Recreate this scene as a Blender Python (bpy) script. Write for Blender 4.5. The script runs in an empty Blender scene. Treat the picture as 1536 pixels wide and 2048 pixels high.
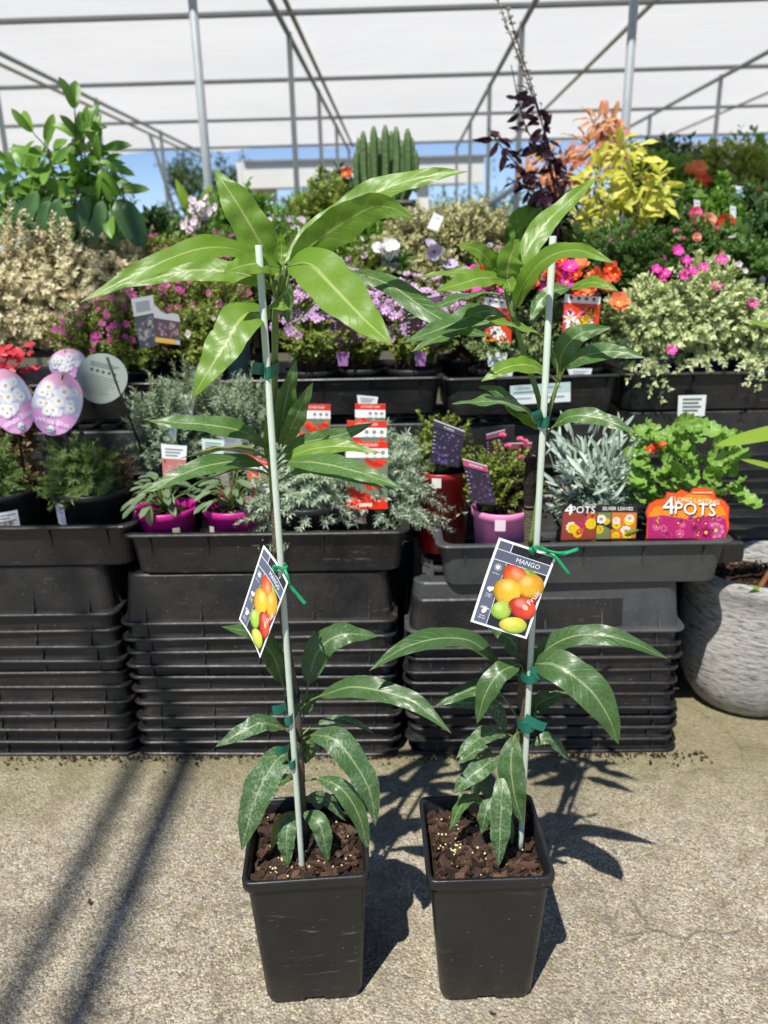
import bpy, math, random
import numpy as np
from mathutils import Vector, Matrix
from math import sin, cos, tan, pi, radians, sqrt, atan2

SC = bpy.context.scene
COL = SC.collection
rnd = random.Random(7)
RS = np.random.RandomState(11)

# ------------------------------------------------------------------ camera
FPX = 1560.0
PITCH, YAW, ROLL, CAMH = radians(18.5), radians(1.6), radians(1.3), 1.3
Fv = np.array([-sin(YAW)*cos(PITCH), cos(YAW)*cos(PITCH), -sin(PITCH)])
R0 = np.array([cos(YAW), sin(YAW), 0.0]); U0 = np.cross(R0, Fv)
Rv = R0*cos(ROLL) - U0*sin(ROLL); Uv = U0*cos(ROLL) + R0*sin(ROLL)
CAMP = np.array([0, 0, CAMH])
cd = bpy.data.cameras.new('camera'); cam = bpy.data.objects.new('camera', cd); COL.objects.link(cam)
cd.sensor_fit = 'VERTICAL'; cd.sensor_height = 24.0; cd.lens = 24.0*FPX/2048.0
cd.clip_start = 0.02; cd.clip_end = 600
cam.matrix_world = Matrix(((Rv[0], Uv[0], -Fv[0], 0), (Rv[1], Uv[1], -Fv[1], 0), (Rv[2], Uv[2], -Fv[2], CAMH), (0, 0, 0, 1)))
cd.dof.use_dof = True; cd.dof.focus_distance = 1.22; cd.dof.aperture_fstop = 2.7
SC.camera = cam

# ------------------------------------------------------------------ light
SUN = Vector((0.22, 0.51, -1.0)).normalized()          # the way the sunlight travels
W = bpy.data.worlds.new('World'); SC.world = W; W.use_nodes = True
wn = W.node_tree.nodes; wl = W.node_tree.links; wn.clear()
sky = wn.new('ShaderNodeTexSky'); sky.sky_type = 'NISHITA'; sky.sun_disc = False
sky.sun_elevation = math.asin(-SUN.z); sky.sun_rotation = atan2(-SUN.x, -SUN.y) % (2*pi)
sky.air_density = 1.0; sky.dust_density = 0.0; sky.ozone_density = 4.0; sky.altitude = 4500
bg = wn.new('ShaderNodeBackground'); bg.inputs['Strength'].default_value = 0.10
wo = wn.new('ShaderNodeOutputWorld'); hs_ = wn.new('ShaderNodeHueSaturation'); hs_.inputs['Saturation'].default_value = 0.9
wl.new(sky.outputs[0], hs_.inputs['Color']); wl.new(hs_.outputs[0], bg.inputs[0]); wl.new(bg.outputs[0], wo.inputs[0])
sl = bpy.data.lights.new('sun', 'SUN'); sl.energy = 4.4; sl.angle = radians(0.5); sl.color = (1.0, 0.965, 0.9)
so = bpy.data.objects.new('sun', sl); COL.objects.link(so); so.rotation_mode = 'QUATERNION'
so.rotation_quaternion = SUN.to_track_quat('-Z', 'Y'); so.location = (-2, -4, 9)
vs = SC.view_settings; SC.display_settings.display_device = 'sRGB'
vs.view_transform = 'Standard'; vs.look = 'None'; vs.gamma = 1.0; vs.exposure = 0.5; vs.use_curve_mapping = False
SC.render.engine = 'CYCLES'
SC.cycles.max_bounces = 6; SC.cycles.diffuse_bounces = 3; SC.cycles.glossy_bounces = 2; SC.cycles.transmission_bounces = 3
SC.cycles.transparent_max_bounces = 4; SC.cycles.caustics_reflective = False; SC.cycles.caustics_refractive = False
SC.cycles.use_denoising = True

# ------------------------------------------------------------------ pixel helpers
def ray(x, y): return Fv + (x-768)/FPX*Rv - (y-1024)/FPX*Uv
def at(x, y, Y):
    d = ray(x, y); return CAMP + d*(Y/d[1])
def atz(x, y, Z):
    d = ray(x, y); return CAMP + d*((Z-CAMH)/d[2])
def depth(p): return float((np.asarray(p)-CAMP) @ Fv)
def mpx(p): return depth(p)/FPX                       # metres per photograph pixel at a point

def nz(v):
    v = np.asarray(v, float); return v/max(1e-12, np.linalg.norm(v))

# ------------------------------------------------------------------ materials
def lin(c):
    if isinstance(c, str):
        c = [int(c[i:i+2], 16)/255 for i in (0, 2, 4)]
        return tuple(v/12.92 if v <= .04045 else ((v+.055)/1.055)**2.4 for v in c)
    return tuple(c)
class N:
    def __init__(s, name):
        s.m = bpy.data.materials.new(name); s.m.use_nodes = True
        s.t = s.m.node_tree; s.t.nodes.clear(); s.out = s.t.nodes.new('ShaderNodeOutputMaterial')
    def n(s, typ, **kw):
        nd = s.t.nodes.new(typ)
        for k, v in kw.items():
            if k.startswith('i_'):
                nd.inputs[int(k[2:]) if k[2:].isdigit() else k[2:].replace('_', ' ')].default_value = v
            else: setattr(nd, k, v)
        return nd
    def l(s, a, b): s.t.links.new(a, b)
    def val(s, x, sock):
        if isinstance(x, (int, float)): sock.default_value = x
        else: s.l(x, sock)
    def math(s, op, a, b=None, c=None, clamp=False):
        nd = s.n('ShaderNodeMath', operation=op, use_clamp=clamp)
        for i, x in enumerate((a, b, c)):
            if x is not None: s.val(x, nd.inputs[i])
        return nd.outputs[0]
    def mix(s, f, a, b, mode='MIX'):
        nd = s.n('ShaderNodeMix', data_type='RGBA', blend_type=mode)
        s.val(f, nd.inputs[0])
        for x, k in ((a, 6), (b, 7)):
            if isinstance(x, (tuple, list)): nd.inputs[k].default_value = (*x[:3], 1)
            else: s.l(x, nd.inputs[k])
        return nd.outputs[2]
    def ramp(s, f, stops):
        nd = s.n('ShaderNodeValToRGB'); cr = nd.color_ramp
        while len(cr.elements) < len(stops): cr.elements.new(0.5)
        for e, (p, c) in zip(cr.elements, stops):
            e.position = p; e.color = (*c[:3], 1) if isinstance(c, (tuple, list)) else (c, c, c, 1)
        s.l(f, nd.inputs[0]); return nd.outputs[0]
    def coord(s, kind='Object'): return s.n('ShaderNodeTexCoord').outputs[kind]
    def noise(s, vec, scale, detail=3, rough=.5):
        nd = s.n('ShaderNodeTexNoise'); s.l(vec, nd.inputs['Vector'])
        nd.inputs['Scale'].default_value = scale; nd.inputs['Detail'].default_value = detail; nd.inputs['Roughness'].default_value = rough
        return nd.outputs[0]
    def voro(s, vec, scale, feature='F1', out=0):
        nd = s.n('ShaderNodeTexVoronoi', feature=feature); s.l(vec, nd.inputs['Vector']); nd.inputs['Scale'].default_value = scale
        return nd.outputs[out]
    def bump(s, h, dist, strength=1.0):
        nd = s.n('ShaderNodeBump'); nd.inputs['Distance'].default_value = dist; nd.inputs['Strength'].default_value = strength
        s.l(h, nd.inputs['Height']); return nd.outputs[0]
    def pbr(s, color, rough=.5, normal=None, metallic=0.0, spec=.5):
        p = s.n('ShaderNodeBsdfPrincipled')
        if isinstance(color, (tuple, list)): p.inputs['Base Color'].default_value = (*color[:3], 1)
        else: s.l(color, p.inputs['Base Color'])
        s.val(rough, p.inputs['Roughness']); p.inputs['Metallic'].default_value = metallic
        p.inputs['Specular IOR Level'].default_value = spec
        if normal is not None: s.l(normal, p.inputs['Normal'])
        s.last = p
        return p.outputs[0]
    def trans(s, shader, color, f):
        t = s.n('ShaderNodeBsdfTranslucent')
        if isinstance(color, (tuple, list)): t.inputs[0].default_value = (*color[:3], 1)
        else: s.l(color, t.inputs[0])
        mx = s.n('ShaderNodeMixShader'); mx.inputs[0].default_value = f
        s.l(shader, mx.inputs[1]); s.l(t.outputs[0], mx.inputs[2]); return mx.outputs[0]
    def done(s, shader): s.l(shader, s.out.inputs[0]); return s.m

def sc(c, k): return tuple(min(1, v*k) for v in c)
def mat(name, c, rough=.5, var=.12, scale=30, bump=0, spec=.5, metallic=0):
    c = lin(c); n = N(name); v = n.coord()
    f = n.noise(v, scale, 4)
    colr = n.mix(f, sc(c, 1-var*1.6), sc(c, 1+var*1.6))
    nm = n.bump(n.noise(v, scale*3, 3), bump) if bump else None
    return n.done(n.pbr(colr, rough, nm, metallic, spec))
def leafmat(name, a, b, tr=.3, rough=.45, tcol=None, spec=.4):
    """two-tone leaf: every leaf its own mix of a and b"""
    a, b = lin(a), lin(b); n = N(name)
    g = n.n('ShaderNodeNewGeometry')
    oi = n.n('ShaderNodeObjectInfo')
    f = n.math('FRACT', n.math('ADD', g.outputs['Random Per Island'], oi.outputs['Random']))
    v = n.noise(n.coord(), 40, 2)
    f = n.math('ADD', n.math('MULTIPLY', f, .8), n.math('MULTIPLY', v, .25), clamp=True)
    c = n.mix(f, a, b)
    sh = n.pbr(c, rough, None, 0, spec)
    tc = tcol and lin(tcol) or n.mix(.5, c, (min(1, a[0]*1.5), min(1, a[1]*1.6), a[2]*.6))
    return n.done(n.trans(sh, tc, tr))
_pm = {}
def pm(c, rough=.45):
    """plain printed ink / moulded colour"""
    k = (c, rough)
    if k not in _pm:
        n = N('ink_%s' % (c if isinstance(c, str) else 'mix')); _pm[k] = n.done(n.pbr(lin(c), rough, None, 0, .35))
    return _pm[k]

def plastic(name, c, dust, rough=.42, dusty=.5, scratch=True):
    n = N(name); v = n.coord(); g = n.n('ShaderNodeNewGeometry')
    w = g.outputs['Position']
    f = n.noise(w, 9, 5, .65)
    f2 = n.noise(w, 160, 2)
    d = n.ramp(n.math('ADD', n.math('MULTIPLY', f, .8), n.math('MULTIPLY', f2, .25)), [(.42, 0.0), (.78, 1.0)])
    col = n.mix(n.math('MULTIPLY', d, dusty), lin(c), lin(dust))
    if scratch:
        sp = n.ramp(n.voro(w, 70, 'F1', 0), [(.04, 1.0), (.1, 0.0)])
        sp = n.math('MULTIPLY', sp, n.ramp(n.noise(w, 17, 2), [(.46, 0.0), (.56, 1.0)]))
        col = n.mix(n.math('MULTIPLY', sp, .6), col, (.40, .37, .32))
        mp = n.n('ShaderNodeMapping'); n.l(w, mp.inputs['Vector']); mp.inputs['Scale'].default_value = (14, 14, 90)
        stq = n.ramp(n.noise(mp.outputs[0], 1.0, 4, .7), [(.60, 0.0), (.70, 1.0)])
        stq = n.math('MULTIPLY', stq, n.ramp(n.noise(w, 6, 3), [(.5, 0.0), (.7, .5)]))
        col = n.mix(stq, col, (.26, .25, .23))
    r = n.math('ADD', n.math('MULTIPLY', d, .25), rough)
    nm = n.bump(n.noise(w, 45, 3), .0012)
    return n.done(n.pbr(col, r, nm, 0, .5))

def concrete():
    n = N('exposed_aggregate_concrete'); g = n.n('ShaderNodeNewGeometry'); p = g.outputs['Position']
    big = n.noise(p, 1.3, 4, .6); med = n.noise(p, 7, 5, .65); fine = n.noise(p, 190, 3, .7)
    base = n.ramp(n.math('ADD', n.math('MULTIPLY', med, .6), n.math('MULTIPLY', fine, .45)),
                  [(.30, (.14, .12, .09)), (.47, (.28, .245, .185)), (.60, (.41, .37, .29)), (.8, (.56, .52, .43))])
    vr = n.n('ShaderNodeTexVoronoi'); n.l(p, vr.inputs['Vector']); vr.inputs['Scale'].default_value = 170
    grit = n.ramp(vr.outputs['Color'], [(.0, (.07, .06, .045)), (.3, (.21, .175, .12)), (.55, (.39, .335, .225)), (.8, (.48, .43, .33)), (1, (.68, .64, .54))])
    c = n.mix(.5, base, grit)
    vf = n.n('ShaderNodeTexVoronoi'); n.l(p, vf.inputs['Vector']); vf.inputs['Scale'].default_value = 320
    sf = n.n('ShaderNodeSeparateColor'); n.l(vf.outputs['Color'], sf.inputs[0])
    c = n.mix(n.math('MULTIPLY', n.math('GREATER_THAN', sf.outputs[0], .74), .72), c, (.66, .60, .48))
    c = n.mix(n.math('MULTIPLY', n.math('LESS_THAN', sf.outputs[1], .24), .72), c, (.085, .075, .06))
    # flush stones, several sizes
    hs = None
    for scale, thr, tone in ((58, .30, .6), (27, .20, .5), (95, .36, .7)):
        wv = n.n('ShaderNodeVectorMath', operation='ADD'); n.l(p, wv.inputs[0])
        nc = n.n('ShaderNodeTexNoise'); n.l(p, nc.inputs['Vector']); nc.inputs['Scale'].default_value = scale*.8
        ms = n.n('ShaderNodeVectorMath', operation='SCALE'); n.l(nc.outputs['Color'], ms.inputs[0]); ms.inputs['Scale'].default_value = .5/scale
        n.l(ms.outputs[0], wv.inputs[1])
        v1 = n.n('ShaderNodeTexVoronoi'); n.l(wv.outputs[0], v1.inputs['Vector']); v1.inputs['Scale'].default_value = scale
        sep = n.n('ShaderNodeSeparateColor'); n.l(v1.outputs['Color'], sep.inputs[0])
        pick = n.math('GREATER_THAN', sep.outputs[0], tone)
        body = n.ramp(v1.outputs['Distance'], [(thr, 1.0), (thr+.07, 0.0)])
        m = n.math('MULTIPLY', pick, body)
        stone = n.ramp(sep.outputs[1], [(0, (.10, .098, .09)), (.4, (.19, .19, .18)), (.7, (.33, .34, .33)), (1, (.38, .34, .27))])
        c = n.mix(n.math('MULTIPLY', m, .88), c, stone)
    # pale lime blotches and the green-brown algae nearer the crates
    c = n.mix(n.ramp(big, [(.45, 0.05), (.75, .42)]), c, (.54, .48, .36))
    c = n.mix(n.ramp(n.noise(p, 13, 5, .7), [(.36, .5), (.52, 0.0)]), c, (.16, .135, .095))
    c = n.mix(n.ramp(n.noise(p, 17, 4, .7), [(.56, 0.0), (.72, .45)]), c, (.62, .57, .45))
    c = n.mix(.10, c, (.45, .33, .16))
    st_ = n.ramp(n.noise(p, 2.3, 5, .65), [(.33, .55), (.50, 0.0)])
    c = n.mix(st_, c, (.15, .13, .10))
    sp = n.n('ShaderNodeSeparateXYZ'); n.l(p, sp.inputs[0])
    band = n.ramp(n.math('ADD', sp.outputs[1], n.math('MULTIPLY', n.noise(p, 5, 4), .35)), [(0, 0.0), (1, 1.0)])
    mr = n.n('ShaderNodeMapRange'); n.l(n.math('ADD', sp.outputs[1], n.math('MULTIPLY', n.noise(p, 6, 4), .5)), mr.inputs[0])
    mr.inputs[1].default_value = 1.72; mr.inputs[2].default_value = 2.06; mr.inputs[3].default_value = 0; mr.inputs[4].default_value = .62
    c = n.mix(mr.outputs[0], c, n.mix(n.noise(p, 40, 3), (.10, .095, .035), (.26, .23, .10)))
    # hairline cracks
    wv = n.n('ShaderNodeVectorMath', operation='ADD'); n.l(p, wv.inputs[0])
    nc = n.n('ShaderNodeTexNoise'); n.l(p, nc.inputs['Vector']); nc.inputs['Scale'].default_value = 6; nc.inputs['Detail'].default_value = 5
    ms = n.n('ShaderNodeVectorMath', operation='SCALE'); n.l(nc.outputs['Color'], ms.inputs[0]); ms.inputs['Scale'].default_value = .16
    n.l(ms.outputs[0], wv.inputs[1])
    cr = n.ramp(n.voro(wv.outputs[0], 2.1, 'DISTANCE_TO_EDGE', 0), [(.0, 1.0), (.006, .5), (.012, 0.0)])
    cr = n.math('MULTIPLY', cr, n.ramp(n.noise(p, 2.6, 2), [(.52, 0.0), (.62, .75)]))
    c = n.mix(cr, c, (.09, .08, .06))
    h = n.math('ADD', n.math('MULTIPLY', fine, .6), n.math('MULTIPLY', vr.outputs['Distance'], -.6))
    nm = n.bump(h, .006, 1.0)
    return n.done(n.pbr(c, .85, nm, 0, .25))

def mango_leaf_mat(name, a, b, vein, residue, rough=.34, tr=.22):
    """u along the blade, v across it in the attribute 'uvp': midrib, side veins, spray residue"""
    a, b, vein = lin(a), lin(b), lin(vein)
    n = N(name); at_ = n.n('ShaderNodeAttribute', attribute_name='uvp')
    sx = n.n('ShaderNodeSeparateXYZ'); n.l(at_.outputs['Vector'], sx.inputs[0])
    u, v, seed = sx.outputs[0], sx.outputs[1], sx.outputs[2]
    av = n.math('ABSOLUTE', v)
    oi = n.n('ShaderNodeObjectInfo')
    o = n.coord()
    c = n.mix(n.math('ADD', n.math('MULTIPLY', n.noise(o, 22, 3), .7), n.math('MULTIPLY', oi.outputs['Random'], .35)), a, b)
    # the blade pales a little either side of each vein
    ph = n.math('ADD', n.math('MULTIPLY', u, 15), n.math('MULTIPLY', av, -2.1))
    ph = n.math('ADD', ph, n.math('MULTIPLY', n.noise(o, 30, 2), .35))
    tri = n.math('ABSOLUTE', n.math('SUBTRACT', n.math('FRACT', n.math('ADD', ph, n.math('MULTIPLY', n.math('GREATER_THAN', v, 0), .45))), .5))
    side = n.ramp(tri, [(.0, 1.0), (.035, .55), (.07, 0.0)])
    side = n.math('MULTIPLY', side, n.ramp(av, [(.55, 1.0), (.95, .15)]))
    rib = n.ramp(n.math('MULTIPLY', av, n.math('ADD', n.math('MULTIPLY', u, 0.7), .8)), [(.02, 1.0), (.055, .8), (.095, 0.0)])
    c = n.mix(n.math('MULTIPLY', side, .26), c, vein)
    c = n.mix(n.math('MULTIPLY', rib, .85), c, vein)
    tipb = n.ramp(n.math('ADD', u, n.math('MULTIPLY', n.math('SUBTRACT', n.noise(o, 90, 3), .5), .10)), [(.955, 0.0), (.985, .8)])
    c = n.mix(n.math('MULTIPLY', tipb, n.math('GREATER_THAN', seed, .45)), c, (.16, .10, .04))
    blem = n.math('MULTIPLY', n.ramp(n.noise(o, 75, 2), [(.70, 0.0), (.74, .6)]), n.math('GREATER_THAN', oi.outputs['Random'], .5))
    c = n.mix(blem, c, (.13, .10, .035))
    r = rough
    if residue:
        blot = n.ramp(n.noise(o, 210, 4, .7), [(.50, 0.0), (.57, 1.0)])
        zone = n.ramp(n.math('ADD', n.noise(o, 22, 3), n.math('MULTIPLY', oi.outputs['Random'], .12)), [(.40, .1), (.68, 1.0)])
        runs = n.ramp(n.noise(o, 330, 2), [(.62, 0.0), (.68, .8)])
        near = n.ramp(av, [(.05, 1.0), (.45, .45), (.8, .35), (1.0, .9)])
        zone = n.math('MULTIPLY', zone, near)
        m = n.math('MULTIPLY', n.math('MAXIMUM', n.math('MULTIPLY', blot, zone), n.math('MULTIPLY', runs, .5)), residue, clamp=True)
        c = n.mix(m, c, (.44, .50, .44))
        r = n.math('ADD', n.math('MULTIPLY', m, .3), rough)
    nm = n.bump(n.math('ADD', n.math('MULTIPLY', side, -.5), n.noise(o, 60, 3)), .0012, .5)
    geo = n.n('ShaderNodeNewGeometry')
    c2 = n.mix(n.math('MULTIPLY', geo.outputs['Backfacing'], .5), c, sc(b, 1.5))
    sh = n.pbr(c2, r, nm, 0, .5)
    tc = n.mix(.35, c2, (a[0]*2.2+.05, a[1]*1.9+.08, a[2]*.5))
    return n.done(n.trans(sh, tc, tr))

def attrmat(name, rough=.4):
    n = N(name); at_ = n.n('ShaderNodeAttribute', attribute_name='Col'); return n.done(n.pbr(at_.outputs['Color'], rough, None, 0, .35))

# ------------------------------------------------------------------ mesh building
class MB:
    def __init__(s): s.v, s.f, s.mi, s.col, s.uv, s.n = [], [], [], [], [], 0
    def add(s, verts, faces, mi=0, col=None, uv=None):
        verts = np.asarray(verts, float).reshape(-1, 3); k = len(verts)
        s.v.append(verts)
        if isinstance(faces, np.ndarray): s.f.append((faces+s.n, mi))
        else: s.f.append(([tuple(i+s.n for i in f) for f in faces], mi))
        s.col.append(np.ones((k, 4)) if col is None else np.broadcast_to(np.hstack([np.asarray(col, float).reshape(-1, 3), np.ones((len(np.asarray(col, float).reshape(-1, 3)), 1))]), (k, 4)))
        s.uv.append(np.zeros((k, 3)) if uv is None else np.asarray(uv, float))
        if col is not None: s.hascol = True
        if uv is not None: s.hasuv = True
        s.n += k
    def mesh(s, name, mats, smooth=True, origin=(0, 0, 0)):
        me = bpy.data.meshes.new(name)
        if s.n == 0: return me
        V = np.concatenate(s.v) - np.asarray(origin, float)
        loops, tot, mi = [], [], []
        for F, m in s.f:
            if isinstance(F, np.ndarray):
                loops.append(F.ravel()); tot.append(np.full(len(F), F.shape[1])); mi.append(np.full(len(F), m))
            elif len(F):
                loops.append(np.array([i for f in F for i in f])); tot.append(np.array([len(f) for f in F])); mi.append(np.full(len(F), m))
        loops = np.concatenate(loops).astype(np.int32); tot = np.concatenate(tot).astype(np.int32); mi = np.concatenate(mi).astype(np.int32)
        me.vertices.add(len(V)); me.vertices.foreach_set('co', V.astype(np.float32).ravel())
        me.loops.add(len(loops)); me.loops.foreach_set('vertex_index', loops)
        st = np.concatenate([[0], np.cumsum(tot)[:-1]]).astype(np.int32)
        me.polygons.add(len(tot)); me.polygons.foreach_set('loop_start', st); me.polygons.foreach_set('loop_total', tot)
        me.polygons.foreach_set('material_index', mi)
        me.polygons.foreach_set('use_smooth', np.full(len(tot), smooth))
        if getattr(s, 'hascol', 0):
            a = me.attributes.new('Col', 'FLOAT_COLOR', 'POINT'); a.data.foreach_set('color', np.concatenate(s.col).astype(np.float32).ravel())
        if getattr(s, 'hasuv', 0):
            a = me.attributes.new('uvp', 'FLOAT_VECTOR', 'POINT'); a.data.foreach_set('vector', np.concatenate(s.uv).astype(np.float32).ravel())
        for m in mats if isinstance(mats, (list, tuple)) else [mats]: me.materials.append(m)
        me.update(calc_edges=True); me.validate()
        return me
    def build(s, name, mats, parent=None, smooth=True, kind=None, label=None):
        org = parent_loc(parent)
        o = bpy.data.objects.new(name, s.mesh(name, mats, smooth, org)); COL.objects.link(o)
        if parent: o.parent = parent
        if kind: o['kind'] = kind
        if label: o['label'] = label
        return o
def parent_loc(p):
    l = np.zeros(3)
    while p is not None: l = l + np.array(p.location); p = p.parent
    return l
def thing(name, label, cat, loc, group=None):
    o = bpy.data.objects.new(name, None); COL.objects.link(o); o.location = tuple(float(c) for c in loc); o.empty_display_size = .02
    o['label'] = label; o['category'] = cat
    if group: o['group'] = group
    return o
def tag(o, label, cat, group=None):
    o['label'] = label; o['category'] = cat
    if group: o['group'] = group
    return o
def place(name, me, parent, pos, xdir=None, zdir=None, scale=1.0, label=None):
    """one object on shared mesh data: local x along xdir, local z towards zdir"""
    o = bpy.data.objects.new(name, me); COL.objects.link(o); o.parent = parent
    x = nz(xdir if xdir is not None else (1, 0, 0)); z = np.asarray(zdir if zdir is not None else (0, 0, 1), float)
    z = z - x*(z @ x)
    if np.linalg.norm(z) < 1e-5: z = np.cross(x, (0.3, 1, .2))
    z = nz(z); y = np.cross(z, x); p = np.asarray(pos, float) - parent_loc(parent)
    s3 = (scale,)*3 if np.isscalar(scale) else scale
    o.matrix_local = Matrix(((x[0]*s3[0], y[0]*s3[1], z[0]*s3[2], p[0]), (x[1]*s3[0], y[1]*s3[1], z[1]*s3[2], p[1]), (x[2]*s3[0], y[2]*s3[1], z[2]*s3[2], p[2]), (0, 0, 0, 1)))
    if label: o['label'] = label
    return o
def box(mb, c, s, mi=0, rz=0, bev=0):
    c = np.asarray(c, float); hx, hy, hz = [q/2 for q in s]
    if bev:
        b = bev; V = []
        for z, ins in ((-hz, b), (-hz+b, 0), (hz-b, 0), (hz, b)):
            X, Y = hx-ins, hy-ins
            V += [(-X+b*(ins == 0)*0, -Y, z), (X, -Y, z), (X, Y, z), (-X, Y, z)]
        F = [(3, 2, 1, 0), (12, 13, 14, 15)] + [(k*4+i, k*4+(i+1) % 4, k*4+4+(i+1) % 4, k*4+4+i) for k in range(3) for i in range(4)]
    else:
        V = [(-hx, -hy, -hz), (hx, -hy, -hz), (hx, hy, -hz), (-hx, hy, -hz), (-hx, -hy, hz), (hx, -hy, hz), (hx, hy, hz), (-hx, hy, hz)]
        F = [(3, 2, 1, 0), (4, 5, 6, 7), (0, 1, 5, 4), (1, 2, 6, 5), (2, 3, 7, 6), (3, 0, 4, 7)]
    V = np.array(V); ca, sa = cos(rz), sin(rz)
    V = np.stack([V[:, 0]*ca-V[:, 1]*sa, V[:, 0]*sa+V[:, 1]*ca, V[:, 2]], 1)+c
    mb.add(V, F, mi)
def frames(P):
    P = np.asarray(P, float); T = np.gradient(P, axis=0); T /= np.maximum(1e-9, np.linalg.norm(T, axis=1))[:, None]
    a = np.array([0, 1, 0]) if abs(T[0][1]) < .9 else np.array([1, 0, 0])
    A = np.zeros_like(P); B = np.zeros_like(P); x = nz(a - T[0]*(a @ T[0]))
    for i in range(len(P)):
        x = nz(x - T[i]*(x @ T[i])); A[i] = x; B[i] = np.cross(T[i], x)
    return T, A, B
def tube(mb, P, r, seg=8, mi=0, cap=True):
    P = np.asarray(P, float); n = len(P); r = np.broadcast_to(np.asarray(r, float), (n,)) if np.ndim(r) else np.full(n, r)
    T, A, B = frames(P); th = np.arange(seg)*2*pi/seg
    V = (P[:, None, :] + (A[:, None, :]*np.cos(th)[None, :, None] + B[:, None, :]*np.sin(th)[None, :, None])*r[:, None, None]).reshape(-1, 3)
    F = [(i*seg+j, i*seg+(j+1) % seg, (i+1)*seg+(j+1) % seg, (i+1)*seg+j) for i in range(n-1) for j in range(seg)]
    if cap: F += [tuple(range(seg))[::-1], tuple(range((n-1)*seg, n*seg))]
    mb.add(V, F, mi)
def smoothpath(P, n=24):
    """Catmull-Rom through the points"""
    P = np.asarray(P, float)
    if len(P) == 2: return P[0]+(P[1]-P[0])*np.linspace(0, 1, n)[:, None]
    Q = np.vstack([2*P[0]-P[1], P, 2*P[-1]-P[-2]]); d = np.concatenate([[0], np.cumsum(np.linalg.norm(np.diff(P, axis=0), axis=1))]); d /= d[-1]
    out = []
    for t in np.linspace(0, 1, n):
        i = min(len(P)-2, max(0, int(np.searchsorted(d, t, 'right')-1))); s = (t-d[i])/max(1e-9, d[i+1]-d[i])
        a, b, c, e = Q[i:i+4]
        out.append(.5*((2*b)+(-a+c)*s+(2*a-5*b+4*c-e)*s*s+(-a+3*b-3*c+e)*s**3))
    return np.array(out)
def lathe(mb, prof, seg=32, c=(0, 0, 0), mi=0, wob=None):
    prof = np.asarray(prof, float); th = np.arange(seg)*2*pi/seg; n = len(prof)
    V = np.zeros((n, seg, 3)); V[:, :, 0] = prof[:, 0:1]*np.cos(th); V[:, :, 1] = prof[:, 0:1]*np.sin(th); V[:, :, 2] = prof[:, 1:2]
    V = V.reshape(-1, 3)+np.asarray(c)
    F = np.array([(i*seg+j, i*seg+(j+1) % seg, (i+1)*seg+(j+1) % seg, (i+1)*seg+j) for i in range(n-1) for j in range(seg)])
    mb.add(V, F, mi)
def rloop(hx, hy, r, z, seg=5, extra=()):
    """rounded rectangle, counter-clockwise, with extra points at +-extra on every straight side"""
    P = []
    ex = sorted(extra)
    for q, (cx, cy) in enumerate(((hx-r, -hy+r), (hx-r, hy-r), (-hx+r, hy-r), (-hx+r, -hy+r))):
        a0 = -pi/2+q*pi/2
        for k in range(seg+1):
            a = a0+k/seg*pi/2; P.append((cx+r*cos(a), cy+r*sin(a), z))
        L = [(hx, e, z) for e in ex] if q == 0 else [(-e, hy, z) for e in ex] if q == 1 else [(-hx, -e, z) for e in ex] if q == 2 else [(e, -hy, z) for e in ex]
        P += L
    return np.array(P)
def loft(mb, loops, mi=0, skip=None, cap0=False, cap1=False):
    n = len(loops[0]); V = np.concatenate(loops); F = []
    for i in range(len(loops)-1):
        for j in range(n):
            if skip and skip(i, j): continue
            F.append((i*n+j, i*n+(j+1) % n, (i+1)*n+(j+1) % n, (i+1)*n+j))
    if cap0: F.append(tuple(range(n))[::-1])
    if cap1: F.append(tuple(range((len(loops)-1)*n, len(loops)*n)))
    mb.add(V, F, mi)

# -------------------------------------------------- leaves by the thousand
LT = np.array([(0, 0, 0), (.42, .5, .07), (.45, 0, 0), (.42, -.5, .07), (1, 0, -.12)], float)
LF = np.array([(0, 3, 2), (0, 2, 1), (2, 3, 4), (2, 4, 1)])
def norm_rows(a): return a/np.maximum(1e-9, np.linalg.norm(a, axis=1))[:, None]
def leaves(mb, P, D, Nn, L, Wd, mi=0, curl=1.0):
    D = norm_rows(D); Nn = norm_rows(Nn - D*np.sum(Nn*D, 1)[:, None]); S = np.cross(Nn, D)
    L = np.broadcast_to(L, (len(P),)); Wd = np.broadcast_to(Wd, (len(P),))
    V = P[:, None, :] + D[:, None, :]*(LT[None, :, 0]*L[:, None])[:, :, None] + S[:, None, :]*(LT[None, :, 1]*Wd[:, None])[:, :, None] + Nn[:, None, :]*(LT[None, :, 2]*L[:, None]*curl)[:, :, None]
    F = (LF[None]+(np.arange(len(P))*5)[:, None, None]).reshape(-1, 3)
    mb.add(V.reshape(-1, 3), F, mi)
def rdir(n, rs=RS): return norm_rows(rs.normal(size=(n, 3)))
def domes(n, c, r, lo=.55, up=-.15, rs=RS):
    """points in the outer shell of a dome: sprig tips"""
    d = rdir(n*3, rs); d = d[d[:, 2] > up][:n]
    k = rs.uniform(lo, 1.0, len(d))**.7
    bumpy = 1+.16*np.sin(d[:, 0]*5.1+c[0]*9)*np.cos(d[:, 1]*4.3+c[1]*7)+.1*np.sin(d[:, 2]*9+c[0]*5)
    return np.asarray(c)+d*np.asarray(r)*(k*bumpy)[:, None], d
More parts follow.
